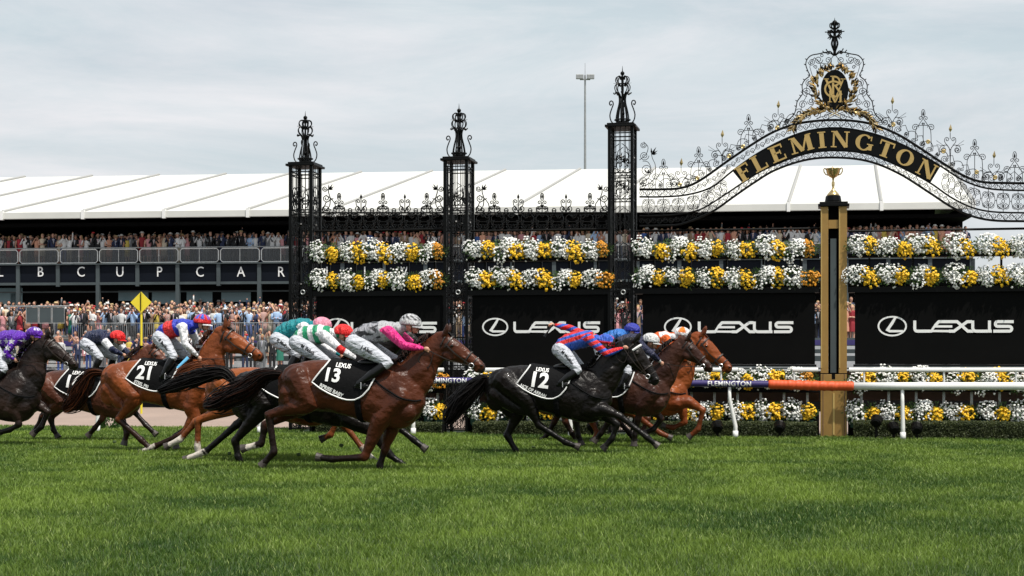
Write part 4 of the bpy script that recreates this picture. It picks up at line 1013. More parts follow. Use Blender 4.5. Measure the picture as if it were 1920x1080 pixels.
# spotlights in front of the hedge
for i, (x, lab) in enumerate(((1345, 'left of the leaning white rail post'), (1462, 'midway between leaning rail post and gold post'), (1643, 'standing tallest just right of the gold post'), (1676, 'left beside the upright white rail post'), (1719, 'right beside the upright white rail post'), (1110, 'behind the hooves of the number 12 horse'))):
    F = GF.sub(x, -1.0); root = F.empty('spotlight'); root.scale = (1.35, 1.35, 1.35); tag(root, f'small black ground spotlight {lab}', 'spotlight', 'black ground spotlights')
    hgt = .2 if i == 2 else .1
    mb = MB(); mb.tube([(0, 0, 0), (0, 0, hgt)], .02, 6); mb.tube([(-.1, 0, .02), (.1, 0, .02)], .02, 5); mb.build('stand', 'black', root)
    mb = MB(); mb.lathe([(.05, -.07), (.075, -.05), (.085, .05), (.09, .06), (.06, .055)], (0, 0, 0), 12); o = mb.build('lamp_housing', 'black', root); o.location = (0, 0, hgt+.07); o.rotation_euler = (R(-60), R(20*(i % 3-1)), 0)

# small leafy shrub by the far rail post
F = Fr((206-960)*35.6/FOC, 35.6, R(11.1)); lf = MB()
for i in range(160):
    dd_ = Vector((rf.gauss(0, 1), rf.gauss(0, 1), abs(rf.gauss(0, 1)))).normalized(); leafq(lf, Vector((dd_.x*.16, dd_.y*.14, dd_.z*.38*(1-abs(dd_.x)*.5))), dd_+Vector((0, 0, .5)), rf.uniform(.08, .14), .028)
tag(lf.build('shrub', 'leafm', loc=F.loc, rz=-F.th), 'small leafy green shrub on the turf edge behind the left horses', 'shrub')
# ------------------------------------------------------------------ horses
TRK = [  # photograph-like side profile of the trunk: x, top, bottom, half width (m); 133 units = 1 m
 (522, 706, 738, .07), (530, 695, 752, .17), (548, 684, 764, .235), (575, 676, 768, .27), (615, 674, 768, .275),
 (650, 679, 776, .27), (690, 686, 788, .285), (722, 687, 797, .285), (748, 683, 801, .25), (768, 686, 796, .20), (786, 703, 776, .14), (796, 722, 757, .07)]
def vmix(a, b, t): return tuple(x+(y-x)*t for x, y in zip(a, b))
class Horse: pass
def catm(P, sub=4):
    out = []
    for i in range(len(P)-1):
        p0, p1, p2, p3 = P[max(i-1, 0)], P[i], P[i+1], P[min(i+2, len(P)-1)]
        for k in range(sub):
            t = k/sub; out.append(.5*((2*p1)+(p2-p0)*t+(2*p0-5*p1+4*p2-p3)*t*t+(3*p1-p0-3*p2+p3)*t**3))
    out.append(P[-1]); return out
def horse(label, px0, Y, croup, withers, poll, nose, legs, tail, coat, point, socks=(), num=None, name=None, cloth=True, mane=True, blaze=False, hand=None, seed=0, border=True, npos=(642, 706, 40, 8), tail_len=1, neck_drop=0, coat2=None, voxel=.013, strap=None, hside=1):
    rnd_ = random.Random(seed+50)
    F = Fr((px0-960)*Y/FOC, Y, R(11.1)); root = F.empty('racehorse'); tag(root, label, 'horse', 'racehorses galloping past the post')
    C = F.L(*croup); Wt = F.L(*withers); cv = Vector((1.015, 0, -.068)); dv = Wt-C; sc = min(1.15, max(.88, dv.length/cv.length))
    rot = math.atan2(dv.z, dv.x)-math.atan2(cv.z, cv.x); cr_, sr_ = math.cos(rot), math.sin(rot)
    def T(x, y, ly=0):        # template pixel -> local point
        a, b = (x-615)/133*sc, -(y-674)/133*sc
        return Vector((C.x+a*cr_-b*sr_, ly, C.z+a*sr_+b*cr_))
    mb = MB()
    rings = []
    TI = [(x,)+interp(TRK, x) for x in np.linspace(522, 796, 26)]
    for x, tp, bt, hw in TI:
        c = T(x, (tp+bt)/2); u = T(x, tp)-c; rings.append([c+u*(abs(math.cos(q))**.9*(1 if math.cos(q) > 0 else -1))+Vector((0, 1, 0))*(hw*sc*(1+.06*-math.cos(q))*(abs(math.sin(q))**.85)*(1 if math.sin(q) > 0 else -1)) for q in [2*math.pi*j/28 for j in range(28)]])
        for s_ in (-1, 0, 1):
            for v in (-.6, .3): mb.smp.append((c+u*v+Vector((0, s_*hw*.8, 0)), 'trunk', (x-522)/274))
    mb.loft(rings)
    # muscle masses
    for s_ in (-1, 1):
        e = Matrix.Rotation(-rot, 3, 'Y')
        mb.ellipsoid(T(562, 712, s_*.15), (.24, .13, .25), e, part='trunk'); mb.ellipsoid(T(548, 745, s_*.14), (.17, .115, .22), e, part='trunk')
        mb.ellipsoid(T(752, 742, s_*.175), (.13, .085, .27), Matrix.Rotation(-rot-.35, 3, 'Y'), part='trunk'); mb.ellipsoid(T(766, 768, s_*.13), (.15, .10, .15), e, part='trunk')
        mb.ellipsoid(T(722, 775, s_*.17), (.12, .09, .13), e, part='trunk')
    # neck
    P = F.L(*poll); Nn = F.L(*nose); hl = (Nn-P).length; d = (Nn-P).normalized(); nd = Vector((d.z, 0, -d.x)); hs = hl/.655
    nb = T(742, 726); n1 = T(776, 706); ne = P+nd*.155*hs+d*.03
    NK = catm([nb, n1, nb.lerp(ne, .66)+Vector((.0, 0, .02)), ne], 5); m = len(NK); rings = []; crest = []
    for i, p in enumerate(NK):
        t = i/(m-1); tg = (NK[min(i+1, m-1)]-NK[max(i-1, 0)]).normalized(); up = Vector((-tg.z, 0, tg.x)); up = up if up.z > 0 or up.x < 0 else -up
        h_, w_ = interp([(0, .36, .17), (.25, .31, .135), (.5, .255, .11), (.75, .205, .09), (1, .165*hs, .085)], t); h_ *= sc*.97
        rings.append([p+up*h_*math.cos(q)+Vector((0, w_*math.sin(q), 0)) for q in [2*math.pi*j/20 for j in range(20)]])
        crest.append((p+up*h_*.97, up, t)); 
        for v in (-.7, 0, .7): mb.smp.append((p+up*h_*v, 'neck', t))
    mb.loft(rings)
    for s_ in (-1, 1): mb.ellipsoid(NK[6]+Vector((-.03, s_*.07, -.03)), (.30, .075, .13), Matrix.Rotation(-math.atan2((ne-nb).z, (ne-nb).x), 3, 'Y'), part='neck')
    # head
    HD = [(-.045, .10, .085, .065), (.02, .118, .122, .082), (.10, .128, .142, .094), (.18, .132, .150, .096), (.27, .122, .130, .080), (.36, .104, .100, .062), (.46, .094, .080, .052), (.55, .092, .073, .053), (.61, .096, .070, .054), (.645, .104, .055, .044), (.665, .11, .03, .025)]
    rings = []
    def HP(t, off, ly): return P+d*t*hs+nd*off*hs+Vector((0, ly*hs, 0))
    for t, co, h_, w_ in HD:
        rings.append([HP(t, co-h_*math.cos(q), w_*math.sin(q)*(1-.25*max(0, -math.cos(q)))) for q in [2*math.pi*j/20 for j in range(20)]])
        for v in (-.8, .8): mb.smp.append((HP(t, co+v*h_, 0), 'head' if t < .5 else 'muzzle', t/.66))
    mb.loft(rings)
    for s_ in (-1, 1):
        mb.ellipsoid(HP(.15, .075, s_*.075), (.045*hs, .03*hs, .03*hs), part='head'); mb.ellipsoid(HP(.19, .19, s_*.06), (.085*hs, .035*hs, .085*hs), part='head')
        mb.ellipsoid(HP(.30, .11, s_*.06), (.11*hs, .018*hs, .022*hs), Matrix.Rotation(math.atan2(-d.z, d.x), 3, 'Y'), part='head')
        e0 = HP(-.0, .0, s_*.055); e1 = e0+(-nd*.13-d*.06)*hs*1+Vector((0, s_*.03, 0)); mb.tube([e0+nd*.04*hs, e0.lerp(e1, .35), e0.lerp(e1, .7), e1], [.034*hs, .036*hs, .026*hs, .008], 8); mb.smp.append((e1, 'ear', 1)); mb.smp.append((e0.lerp(e1, .6), 'ear', .6))
        mb.ellipsoid(HP(.60, .065, s_*.045), (.035*hs, .018*hs, .022*hs), part='muzzle')
    mb.ellipsoid(HP(-.03, .075, 0), (.12*hs, .062*hs, .085*hs), part='neck')
    mb.ellipsoid(HP(.585, .155, 0), (.045*hs, .035*hs, .025*hs), part='muzzle')
    # legs
    hoofs = []
    for key, J in legs.items():
        s_ = -1 if key[0] == 'n' else 1; fore = key[1] == 'f'
        def LP(p, ly): return F.L(p[0], p[1], s_*ly)
        if fore:
            elbow = LP(J[0], .15); sh = T(758, 742, s_*.16); el = T(722, 778, s_*.17); kn, ft, to = LP(J[1], .15), LP(J[2], .14), LP(J[3], .13)
            mb.chain([sh, el.lerp(elbow, .5), elbow.lerp(kn, .25), elbow.lerp(kn, .65), kn+(elbow-kn).normalized()*.07, kn, kn+(ft-kn).normalized()*.06, kn.lerp(ft, .5), ft+(kn-ft).normalized()*.05, ft, ft.lerp(to, .5), ft.lerp(to, .78)],
                     [.155, .145, .115, .082, .062, .066, .055, .046, .048, .058, .047, .052], 12, 'leg_'+key, 3)
        else:
            hip = T(566, 706, s_*.14); stf = T(598, 748, s_*.19).lerp(LP(J[0], .19), .6); hk, ft, to = LP(J[1], .15), LP(J[2], .14), LP(J[3], .13); bk = (hk-stf).normalized()
            heel = Vector((bk.z, 0, -bk.x)); heel = heel if heel.x < 0 else -heel
            mb.chain([hip, hip.lerp(stf, .5), stf, stf.lerp(hk, .35), stf.lerp(hk, .7), hk-bk*.06, hk, hk+(ft-hk).normalized()*.08, hk.lerp(ft, .5), ft+(hk-ft).normalized()*.05, ft, ft.lerp(to, .5), ft.lerp(to, .78)],
                     [.215, .205, .165, .125, .082, .062, .072, .058, .050, .050, .06, .047, .052], 12, 'leg_'+key, 3)
            mb.chain([stf.lerp(hk, .45)+heel*.05, hk-bk*.04+heel*.045, hk+heel*.035], [.03, .02, .03], 6, 'gaskin', 3)
            mb.chain([T(548, 735, s_*.15), T(548, 752, s_*.15).lerp(stf.lerp(hk, .5), .55), stf.lerp(hk, .55)], [.15, .11, .05], 10, 'ham', 3)
        dd = (to-ft).normalized(); hoofs.append((ft.lerp(to, .72), dd, kn if fore else hk, s_))
    sockk = dict(socks)
    def colf(part, t, co):
        nzv = mnoise.noise(co*3.1+Vector((seed, 0, 0))); base = vmix(coat, coat2 or coat, max(0, min(1, .5+nzv*1.2)))
        if part and part.startswith('leg_'):
            k = part[4:]; lo = interp([(0, 0), (.38, 0), (.58, 1), (1, 1)], t)[0]; c = vmix(base, point, lo*.92)
            if k in sockk: c = vmix(c, (.50, .45, .39), max(0, min(1, (t-sockk[k]+.05*mnoise.noise(co*22))*26)))
            return c
        if part == 'gaskin': return vmix(base, point, .5)
        if part == 'ham': return base
        if part == 'muzzle': return vmix(base, (.012, .010, .010), interp([(0, 0), (.8, .1), (.95, .8), (1, .9)], t)[0])
        if part in ('head',):
            if blaze and abs(co.y) < .026 and (co-P).dot(nd) < .04: return (.6, .56, .5)
            return base
        if part == 'ear': return vmix(base, (.01, .01, .01), .4)
        if part == 'neck': return vmix(base, point, max(0, .25-.25*t))
        # trunk: darker along the back as bays are
        return vmix(base, point, .22*max(0, min(1, (co.z-(C.z-.14))/.14)))
    body = remesh(mb, 'body', 'coat', root, voxel, colf, 8, lambda co: (.007*mnoise.noise(co*7+Vector((seed*3, 0, 0)))+.0055*(.35-abs(mnoise.noise(Vector((co.x*9+co.z*5, co.y*6, co.z*13-co.x*4))))*1.4))*(1 if co.z > C.z-.75 else .25))
    for c, dd, up_, s_ in hoofs:
        h = MB(); h.tube([c-dd*.01, c+dd*.045, c+dd*.085], [.052, .060, .070], 10, flat=.9); h.build('hoof', 'hoof', root, smooth=False, bevel=.006)
    for s_ in (-1, 1):
        e = MB(); e.ellipsoid(HP(.155, .075, s_*.092), (.026, .016, .022), n=10, m=8); e.build('eye', 'glossy_eye', root, smooth=True)
        e = MB(); e.ellipsoid(HP(.605, .062, s_*.062), (.022, .01, .014), n=8, m=6); e.build('nostril', 'glossy_eye', root, smooth=True)
    # mane
    hc = vmix(point, (.006, .005, .005), .6)
    if mane:
        h = MB(); h.usec = True
        for i in range(150):
            t = rnd_.random()*.92+.06; k = t*(len(crest)-1); a = int(k); p = crest[a][0].lerp(crest[min(a+1, len(crest)-1)][0], k-a); up = crest[a][1]
            ln = rnd_.uniform(.10, .2); s_ = -1 if rnd_.random() < .7 else 1; h.cur = vmix(hc, coat, rnd_.random()*.25)
            q1 = p+up*.02; q2 = p+up*.045+Vector((-ln*.35, s_*.035, .0)); q3 = p+Vector((-ln*.8, s_*rnd_.uniform(.06, .12), 0))-up*ln*rnd_.uniform(.1, .7)
            h.tube([q1, q2, q3], [.012, .012, .002], 3)
        h.build('mane', 'hair', root)
        h = MB(); h.usec = True
        for i in range(24):
            h.cur = hc; q = HP(rnd_.uniform(-.03, .02), 0, rnd_.uniform(-.03, .03)); h.tube([q, q+(-nd*.03+d*.04)*hs, q+d*rnd_.uniform(.06, .13)*hs+Vector((0, rnd_.uniform(-.03, .03), 0))-nd*.008], [.009, .01, .002], 3)
        h.build('forelock', 'hair', root)
    # tail
    TP = [F.L(p[0], p[1], 0) for p in tail[0]]; TP = [T(527, 700)]+TP; TW = [.03]+[v*.66 for v in tail[1]]; TC = catm(TP, 6); h = MB(); h.usec = True
    for i in range(620):
        a, b = rnd_.gauss(0, .48), rnd_.gauss(0, .5); e = rnd_.uniform(.45, 1)**.8; pts = []; n = int((len(TC)-1)*e); ph = rnd_.random()*6
        for k in range(0, n+1):
            t = k/(len(TC)-1); kk = t*(len(TW)-1); j = min(int(kk), len(TW)-2); w_ = TW[j]+(TW[j+1]-TW[j])*(kk-j); tg = (TC[min(k+1, len(TC)-1)]-TC[max(k-1, 0)]).normalized(); up = Vector((-tg.z, 0, tg.x))
            pts.append(TC[k]+up*(a*w_+w_*.16*math.sin(ph+k*.55))+Vector((0, b*w_*.7, 0)))
        h.cur = vmix(hc, coat, rnd_.random()**2*.35)
        if len(pts) > 2: h.tube(pts, [.006]+[.0075]*(len(pts)-2)+[.001], 3)
    h.build('tail', 'hair', root)
    # bridle and reins
    def hring(t, tilt=0, r=.008, g=1.07, a0=0, a1=360, w2=None):
        co, h_, w_ = interp(HD, t); pts = []
        for k in range(19):
            q = R(a0+(a1-a0)*k/18); pts.append(HP(t+tilt*math.cos(q), co-h_*g*math.cos(q), w_*g*math.sin(q)*(1-.25*max(0, -math.cos(q)))))
        return pts
    br = MB(); br.tube(hring(.40, 0), .013*hs, 4); br.tube(hring(.03, -.02), .012*hs, 4); br.tube(hring(.09, .0, a0=-95, a1=95), .012*hs, 4); br.tube(hring(.50, .0, a0=20, a1=340), .009*hs, 4)
    for s_ in (-1, 1):
        br.tube([HP(.07, .10, s_*.098), HP(.25, .13, s_*.104), HP(.40, .135, s_*.075), HP(.50, .14, s_*.06)], .011*hs, 4)
    bro = br.build('bridle', 'leather', root)
    if strap:
        s2 = MB(); 
        if 'n' in strap: s2.tube(hring(.40, 0, g=1.12), .018*hs, 5)
        if 'b' in strap: s2.tube(hring(.085, 0, g=1.12, a0=-80, a1=80), .016*hs, 5)
        s2.build('pale_strap', 'white_strap', root)
    for s_ in (-1, 1):
        b_ = HP(.50, .14, s_*.07); bt = MB(); bt.tube([b_+d*.035*math.cos(a)+nd*.035*math.sin(a) for a in [k*math.pi/6 for k in range(12)]], .007, 5, closed=True); bt.build('bit_ring', 'stirrup', root)
        rn = MB(); hp = F.L(hand[0], hand[1], s_*.1) if hand else T(770, 660, s_*.1); mid = b_.lerp(hp, .5)+Vector((0, s_*.05, -.03)); rn.tube(catm([b_, mid, hp], 6), .008, 4); 
        rn.tube(catm([hp, hp+Vector((-.12, 0, -.14)), hp+Vector((.02, 0, -.25)), hp+Vector((.1, 0, -.05))], 4), .007, 4); rn.build('rein', 'leather', root)
    # breast strap
    tree = BVHTree.FromPolygons([v.co[:] for v in body.data.vertices], [tuple(p.vertices) for p in body.data.polygons])
    def surf(x, y, side, off):
        p = T(x, y); hit = tree.ray_cast(Vector((p.x, side*1.2, p.z)), Vector((0, -side, 0)))[0]
        return hit+Vector((0, side*off, 0)) if hit is not None else None
    for side in (-1, 1):
        pl = catm([Vector((708, 708)), Vector((735, 728)), Vector((760, 742)), Vector((780, 748)), Vector((792, 747))], 6)
        pts = [q for q in (surf(v.x, v.y, side, .006) for v in pl) if q is not None]
        bs = MB(); bs.tube(pts, .013, 5); bs.build('breast_strap', 'cloth', root)
    # saddle cloth
    def proj(x, y, off, side=-1):
        tp, bt, hw = interp(TRK, x); yc, h_ = (tp+bt)/2, (bt-tp)/2; v = max(-1, min(1, (yc-y)/h_)); q = math.acos((abs(v)**(1/.9))*(1 if v > 0 else -1))
        ly = side*(hw*sc*(1-.06*math.cos(q))*abs(math.sin(q))**.85+off); p = T(x, y, ly); 
        if v > .8: p.z += off*(v-.8)*4
        return p
    if cloth:
        def bot(x): return interp([(597, 716), (612, 727), (630, 737), (650, 745), (663, 748), (676, 748), (690, 742), (703, 728), (712, 708), (718, 692)], x)[0]
        for side in (-1, 1):
            cm = MB(); nu, nv = 28, 12; g = []
            for i in range(nu+1):
                u = i/nu; xt = 624+u*92; xb = 597+u*119
                for j in range(nv+1):
                    v = j/nv; yb_ = bot(xb); yt = interp(TRK, xt)[0]-1.5; x = xt+(xb-xt)*v; y = yt+(yb_-yt)*v; g.append(proj(x, y, .030+.006*math.sin(u*14+v*3)*v, side))
            cm.add(g, [(i*(nv+1)+j, i*(nv+1)+j+1, (i+1)*(nv+1)+j+1, (i+1)*(nv+1)+j) for i in range(nu) for j in range(nv)])
            co_ = cm.build('saddle_cloth', 'cloth', root, smooth=True); sd_ = co_.modifiers.new('s', 'SOLIDIFY'); sd_.thickness = .008; sd_.offset = 0
            if border:
                bd = MB(); e = [(624-i*27/8, 679+i*37/8) for i in range(9)]+[(597+u*5, bot(597+u*5)) for u in range(1, 25)]
                bd.tube([proj(x+1, y-1.5, .044, side) for x, y in e], .011, 5); bd.build('cloth_border', 'whiteflat', co_)
        def put(txt, size, cx, cy, ang, bold, nm, sx=1.0):
            v_, f_ = text2d(txt, size, bold); ca, sa = math.cos(R(ang)), math.sin(R(ang)); t = MB()
            slab(t, v_, f_, lambda x, y, o: proj(cx+(x*sx*ca+y*sa), cy+(x*sx*sa-y*ca), .040+o), 0, .004); t.build(nm, 'whiteflat', root)
        if num:
            put(num, npos[2], npos[0], npos[1], npos[3], npos[2]*.03, 'number'); put('LEXUS', 7.5, 652, 686.5, 8, .2, 'cloth_lettering', 1.3)
        if name: put(name, 9.5, 634, 729.5, 25, .3, 'name_lettering', .88)
    sdm = MB(); sdm.ellipsoid(T(694, 680), (.19, .13, .06), Matrix.Rotation(-rot, 3, 'Y')); 
    sdm.build('saddle', 'boot', root, smooth=True)
    gi = MB(); xg = 676; tp, bt, hw = interp(TRK, xg+10)
    ring = [proj(xg+6, tp+(bt-tp)*(.5-.5*math.cos(R(a))), .02, -1) for a in range(40, 176, 15)]; ring += [proj(xg+6, tp+(bt-tp)*(.5-.5*math.cos(R(a))), .02, 1) for a in range(175, 39, -15)]
    gi.tube(ring, .045, 6, flat=.35); gi.build('girth', 'cloth', root)
    return F, T, root

# ------------------------------------------------------------------ jockeys
SKIN = (.50, .26, .17)
def jockey(label, px0, Y, J, silkf, capm, cap2=None, capf=None, seed=0, far=None, visor=None, voxel=.0095, boots=True, bootpat=None):
    """J: butt, shoulder, head, elbow, hand, knee, foot in photograph pixels; far: elbow, hand of the far arm"""
    F = Fr((px0-960)*Y/FOC, Y, R(11.1)); root = F.empty('person'); tag(root, label, 'person', 'jockeys crouching over their horses')
    rj = random.Random(seed)
    butt, sh, head = F.L(*J['butt']), F.L(*J['sh']), F.L(*J['head'])
    ax = (sh-butt); L_ = ax.length; ax.normalize(); up = Vector((-ax.z, 0, ax.x))
    def E(v, ly): return Vector((v.x, ly, v.z))
    elb = [F.L(J['elbow'][0], J['elbow'][1], -.24)]; hnd = [F.L(J['hand'][0], J['hand'][1], -.11)]
    if far: elb.append(F.L(far[0][0], far[0][1], .25)); hnd.append(F.L(far[1][0], far[1][1], .14))
    else: elb.append(E(elb[0]+Vector((.05, 0, -.02)), .24)); hnd.append(E(hnd[0]+Vector((.06, 0, .0)), .10))
    kne = [F.L(J['knee'][0], J['knee'][1], -.26)]; fot = [F.L(J['foot'][0], J['foot'][1], -.31)]
    kne.append(E(kne[0]+Vector((.02, 0, 0)), .26)); fot.append(E(fot[0]+Vector((.04, 0, .01)), .31))
    hipc = butt+ax*.11-up*.02
    body = MB(); silk = MB(); br = MB()
    # torso of silks: rounded back, puffed in the wind
    spine = catm([butt+ax*.10, butt+ax*(L_*.38)+up*.05, butt+ax*(L_*.72)+up*.045, sh+ax*.055], 6); m = len(spine); rings = []; SP = spine
    for i, p in enumerate(spine):
        t = i/(m-1); tg = (spine[min(i+1, m-1)]-spine[max(i-1, 0)]).normalized(); u2 = Vector((-tg.z, 0, tg.x)); h_, w_ = interp([(0, .125, .155), (.12, .14, .165), (.4, .155, .175), (.75, .15, .20), (.92, .13, .20), (1, .095, .15)], t)
        h_ *= 1+.05*math.sin(i*1.9+seed); rings.append([p-u2*.015+u2*h_*math.cos(q)+Vector((0, w_*math.sin(q), 0)) for q in [2*math.pi*j/20 for j in range(20)]])
        for v in (-.6, .6):
            for s_ in (-1, 1): silk.smp.append((p+u2*h_*v+Vector((0, s_*w_*.6, 0)), 'torso', t))
    silk.loft(rings)
    body.chain([butt+ax*.1, butt.lerp(sh, .5)+up*.03, sh], [.11, .12, .12], 12, 'torso')
    nk = sh.lerp(head, .45)
    cl = sh.lerp(head, .62); silk.chain([sh-ax*.03, sh.lerp(head, .3), cl], [.12, .092, .074], 12, 'torso')
    body.chain([sh-ax*.02, nk, head-Vector((.01, 0, .02))], [.07, .055, .055], 10, 'neck')
    # head: looks ahead along +x
    hc = head; body.ellipsoid(hc+Vector((.0, 0, -.01)), (.095, .073, .105), n=14, m=10, part='head'); body.ellipsoid(hc+Vector((.035, 0, -.065)), (.06, .052, .065), n=12, m=8, part='head')
    body.ellipsoid(hc+Vector((.070, 0, -.105)), (.026, .03, .022), part='head'); body.ellipsoid(hc+Vector((.10, 0, -.045)), (.024, .014, .026), part='head')
    body.ellipsoid(hc+Vector((.078, 0, -.085)), (.022, .025, .009), part='lip'); body.ellipsoid(hc+Vector((.078, 0, -.012)), (.02, .05, .012), part='head')
    for s_ in (-1, 1): body.ellipsoid(hc+Vector((-.005, s_*.074, -.045)), (.022, .012, .032), part='head'); body.ellipsoid(hc+Vector((.07, s_*.032, -.062)), (.026, .022, .022), part='head')
    for k, s_ in ((0, -1), (1, 1)):
        s0 = sh+Vector((-.02, s_*.165, -.0)); e, h = elb[k], hnd[k]
        silk.chain([s0, s0.lerp(e, .35), s0.lerp(e, .75), e, e.lerp(h, .3), e.lerp(h, .62), e.lerp(h, .86)], [.082, .078, .066, .06, .057, .046, .03], 12, 'arm', 4)
        body.chain([s0, e, h+(e-h).normalized()*.05], [.05, .04, .024], 10, 'arm')
        # hand: palm, four curled fingers of different length, thumb from the side
        dr = (h-e).normalized(); dn = Vector((dr.z, 0, -dr.x)); dn = dn if dn.z < 0 else -dn; body.ellipsoid(h+dr*.02, (.045, .024, .036), Matrix.Rotation(-math.atan2(dr.z, dr.x), 3, 'Y'), part='hand')
        for q, (ln, oy) in enumerate(((.038, -.022), (.044, -.008), (.041, .007), (.032, .021))):
            k0 = h+dr*.05+Vector((0, oy, 0)); k1 = k0+dr*ln*.55+dn*.012; k2 = k1+dn*ln*.7-dr*.004; k3 = k2-dr*ln*.5+dn*.004; body.chain([k0-dr*.015, k1, k2, k3], [.010, .0095, .009, .008], 7, 'hand', 2)
        body.chain([h+dr*.012+Vector((0, -s_*.03, 0)), h+dr*.04+Vector((0, -s_*.042, 0))+dn*.012, h+dr*.062+Vector((0, -s_*.03, 0))+dn*.024], [.012, .010, .009], 7, 'hand', 2)
        kn, ft = kne[k], fot[k]; hp = hipc+Vector((0, s_*.10, -.02))
        br.chain([hp, hp.lerp(kn, .4)-up*.0, hp.lerp(kn, .8), kn, kn.lerp(ft, .32)], [.135, .118, .082, .07, .056], 14, 'leg', 4)
        body.chain([hp, kn, ft], [.09, .05, .035], 10, 'leg')
        if boots:
            bo = MB(); toe = ft+Vector((.13, s_*.02, -.02)); an = ft; bo.chain([kn.lerp(ft, .16), kn.lerp(ft, .5), kn.lerp(ft, .8), an], [.068, .07, .055, .05], 12); bo.chain([an+Vector((-.04, 0, -.03)), an+Vector((.05, 0, -.035)), toe+Vector((0, 0, -.01))], [.034, .04, .03], 10); remesh(bo, 'boot', 'boot', root, .011, None, 3)
            si = MB(); c = ft+Vector((.05, 0, -.045)); si.tube([c+Vector((0, -.05, -.02)), c+Vector((0, .05, -.02)), c+Vector((0, .045, .06)), c+Vector((0, 0, .10)), c+Vector((0, -.045, .06))], .008, 5, closed=True); si.build('stirrup', 'stirrup', root)
    br.ellipsoid(hipc+Vector((0, 0, -.01)), (.165, .17, .135), Matrix.Rotation(-math.atan2(ax.z, ax.x), 3, 'Y'), part='leg')
    def skinf(part, t, co): return (.4, .15, .12) if part == 'lip' else SKIN if part in ('head', 'hand', 'neck', 'lip') else (.1, .1, .1)
    remesh(body, 'body', 'skin', root, .0085, skinf, 2)
    rel = lambda co: ((co-butt).dot(ax)/L_, (co-butt).dot(up))
    remesh(silk, 'silks', 'silk', root, voxel, lambda p, t, co: silkf(p, t, co, rel(co)), 3)
    remesh(br, 'breeches', 'breech', root, .011, None, 4)
    # writing down the thigh
    a = (hipc+Vector((0, -.24, 0))).lerp(kne[0], .25)
    if J.get('word'):
        v_, f_ = text2d(J['word'], .075, .002); th0 = hipc+Vector((0, -.10, -.02)); dv = (kne[0]-th0); ln = dv.length; dv.normalize(); nn = Vector((-dv.z, 0, dv.x))
        if nn.z < 0: nn = -nn
        t_ = MB()
        def fn(x, y, o):
            s = .42*ln+x; r_ = interp([(0, .135), (.4, .118), (.8, .082), (1, .07)], s/ln)[0]*1.0+.008+o; q = y/r_+.15; p = th0+dv*s; return p+nn*(r_*math.sin(q))+Vector((0, -r_*math.cos(q), 0))
        slab(t_, v_, f_, fn, 0, .002); t_.build('thigh_lettering', 'boot', root)
    # cap over the helmet, peak, goggles
    hm = MB(); hm.usec = True; tilt = Matrix.Rotation(.12, 3, 'Y'); rings = []; n = 26; cc = hc+Vector((-.018, 0, .022))
    vs = []; R_ = []
    for i in range(0, 15):
        a = math.pi*.5*i/14*1.18
        R_.append([(cc+tilt@Vector((0.158*math.sin(a)*math.cos(q), .118*math.sin(a)*math.sin(q), .128*math.cos(a)*(1 if a < math.pi/2 else .9))), a, q) for q in [2*math.pi*j/n for j in range(n)]])
    for i, ring in enumerate(R_):
        for p, a, q in ring:
            hm.v.append(tuple(p)); hm.c.append(capf(a, q) if capf else capm)
    for i in range(14):
        for j in range(n): hm.f.append((i*n+j, (i+1)*n+j, (i+1)*n+(j+1) % n, i*n+(j+1) % n))
    ho = hm.build('helmet_cap', 'silk', root, smooth=True); so = ho.modifiers.new('s', 'SOLIDIFY'); so.thickness = .012
    vz = MB(); vz.usec = True; vz.cur = visor or capm; pts = []
    top_, bot_ = [], []
    for j in range(-6, 7):
        q = j*R(11); o_ = cc+tilt@Vector((.134*math.cos(q), .10*math.sin(q), -.03)); e_ = cc+tilt@Vector(((.134+.062*math.cos(q*1.2))*math.cos(q), .112*math.sin(q), -.052)); top_.append(o_); bot_.append(e_)
    vz.add(top_+bot_+[p-Vector((0, 0, .008)) for p in top_+bot_], [(i, i+1, 13+i+1, 13+i) for i in range(12)]+[(26+i+1, 26+i, 39+i, 39+i+1) for i in range(12)]+[(13+i, 13+i+1, 39+i+1, 39+i) for i in range(12)])
    vz.build('helmet_peak', 'silk', root)
    gg = MB(); gg.tube([hc+Vector((.098*math.cos(R(a)), .082*math.sin(R(a)), -.028)) for a in range(-60, 61, 12)], .020, 6); gg.build('goggles', 'glossy_eye', root, smooth=True)
    st_ = MB(); st_.tube([hc+Vector((.02, .085*math.cos(a), -.035+.085*math.sin(a)-.01)) for a in [R(k) for k in range(180, 361, 20)]], .007, 4); st_.build('chin_strap', 'boot', root)
    return F, root
W_ = (.72, .72, .74); BK = (.015, .015, .018)
RED, BLU, GRN = (.62, .02, .02), (.03, .10, .50), (.01, .27, .12)
def cyc(u, n): return int(math.floor(u*n)) % 2
def s_hoops(p, t, co, r): return (RED if .42 < t < .62 else W_) if p == 'arm' else (GRN if cyc(r[0]+.02, 7) else W_)
def s_silver(p, t, co, r):
    if p == 'arm': return (.72, .03, .22)
    n = mnoise.noise(Vector((co.x*9, co.y*5, co.z*22)))
    if r[0] > .78: return (.42, .42, .44)
    return (.02, .02, .025) if n > .12 else (.30, .30, .33)
def s_teal(p, t, co, r): return (W_ if t < .9 else (.0, .19, .22)) if p == 'arm' else (.0, .21, .24)
def s_redblue(p, t, co, r): return W_ if p == 'arm' else (RED if .38 < r[0] < .68 else (.02, .04, .42))
def s_navy(p, t, co, r): return (W_ if .15 < t < .4 else (.012, .016, .05)) if p == 'arm' else (.012, .018, .055)
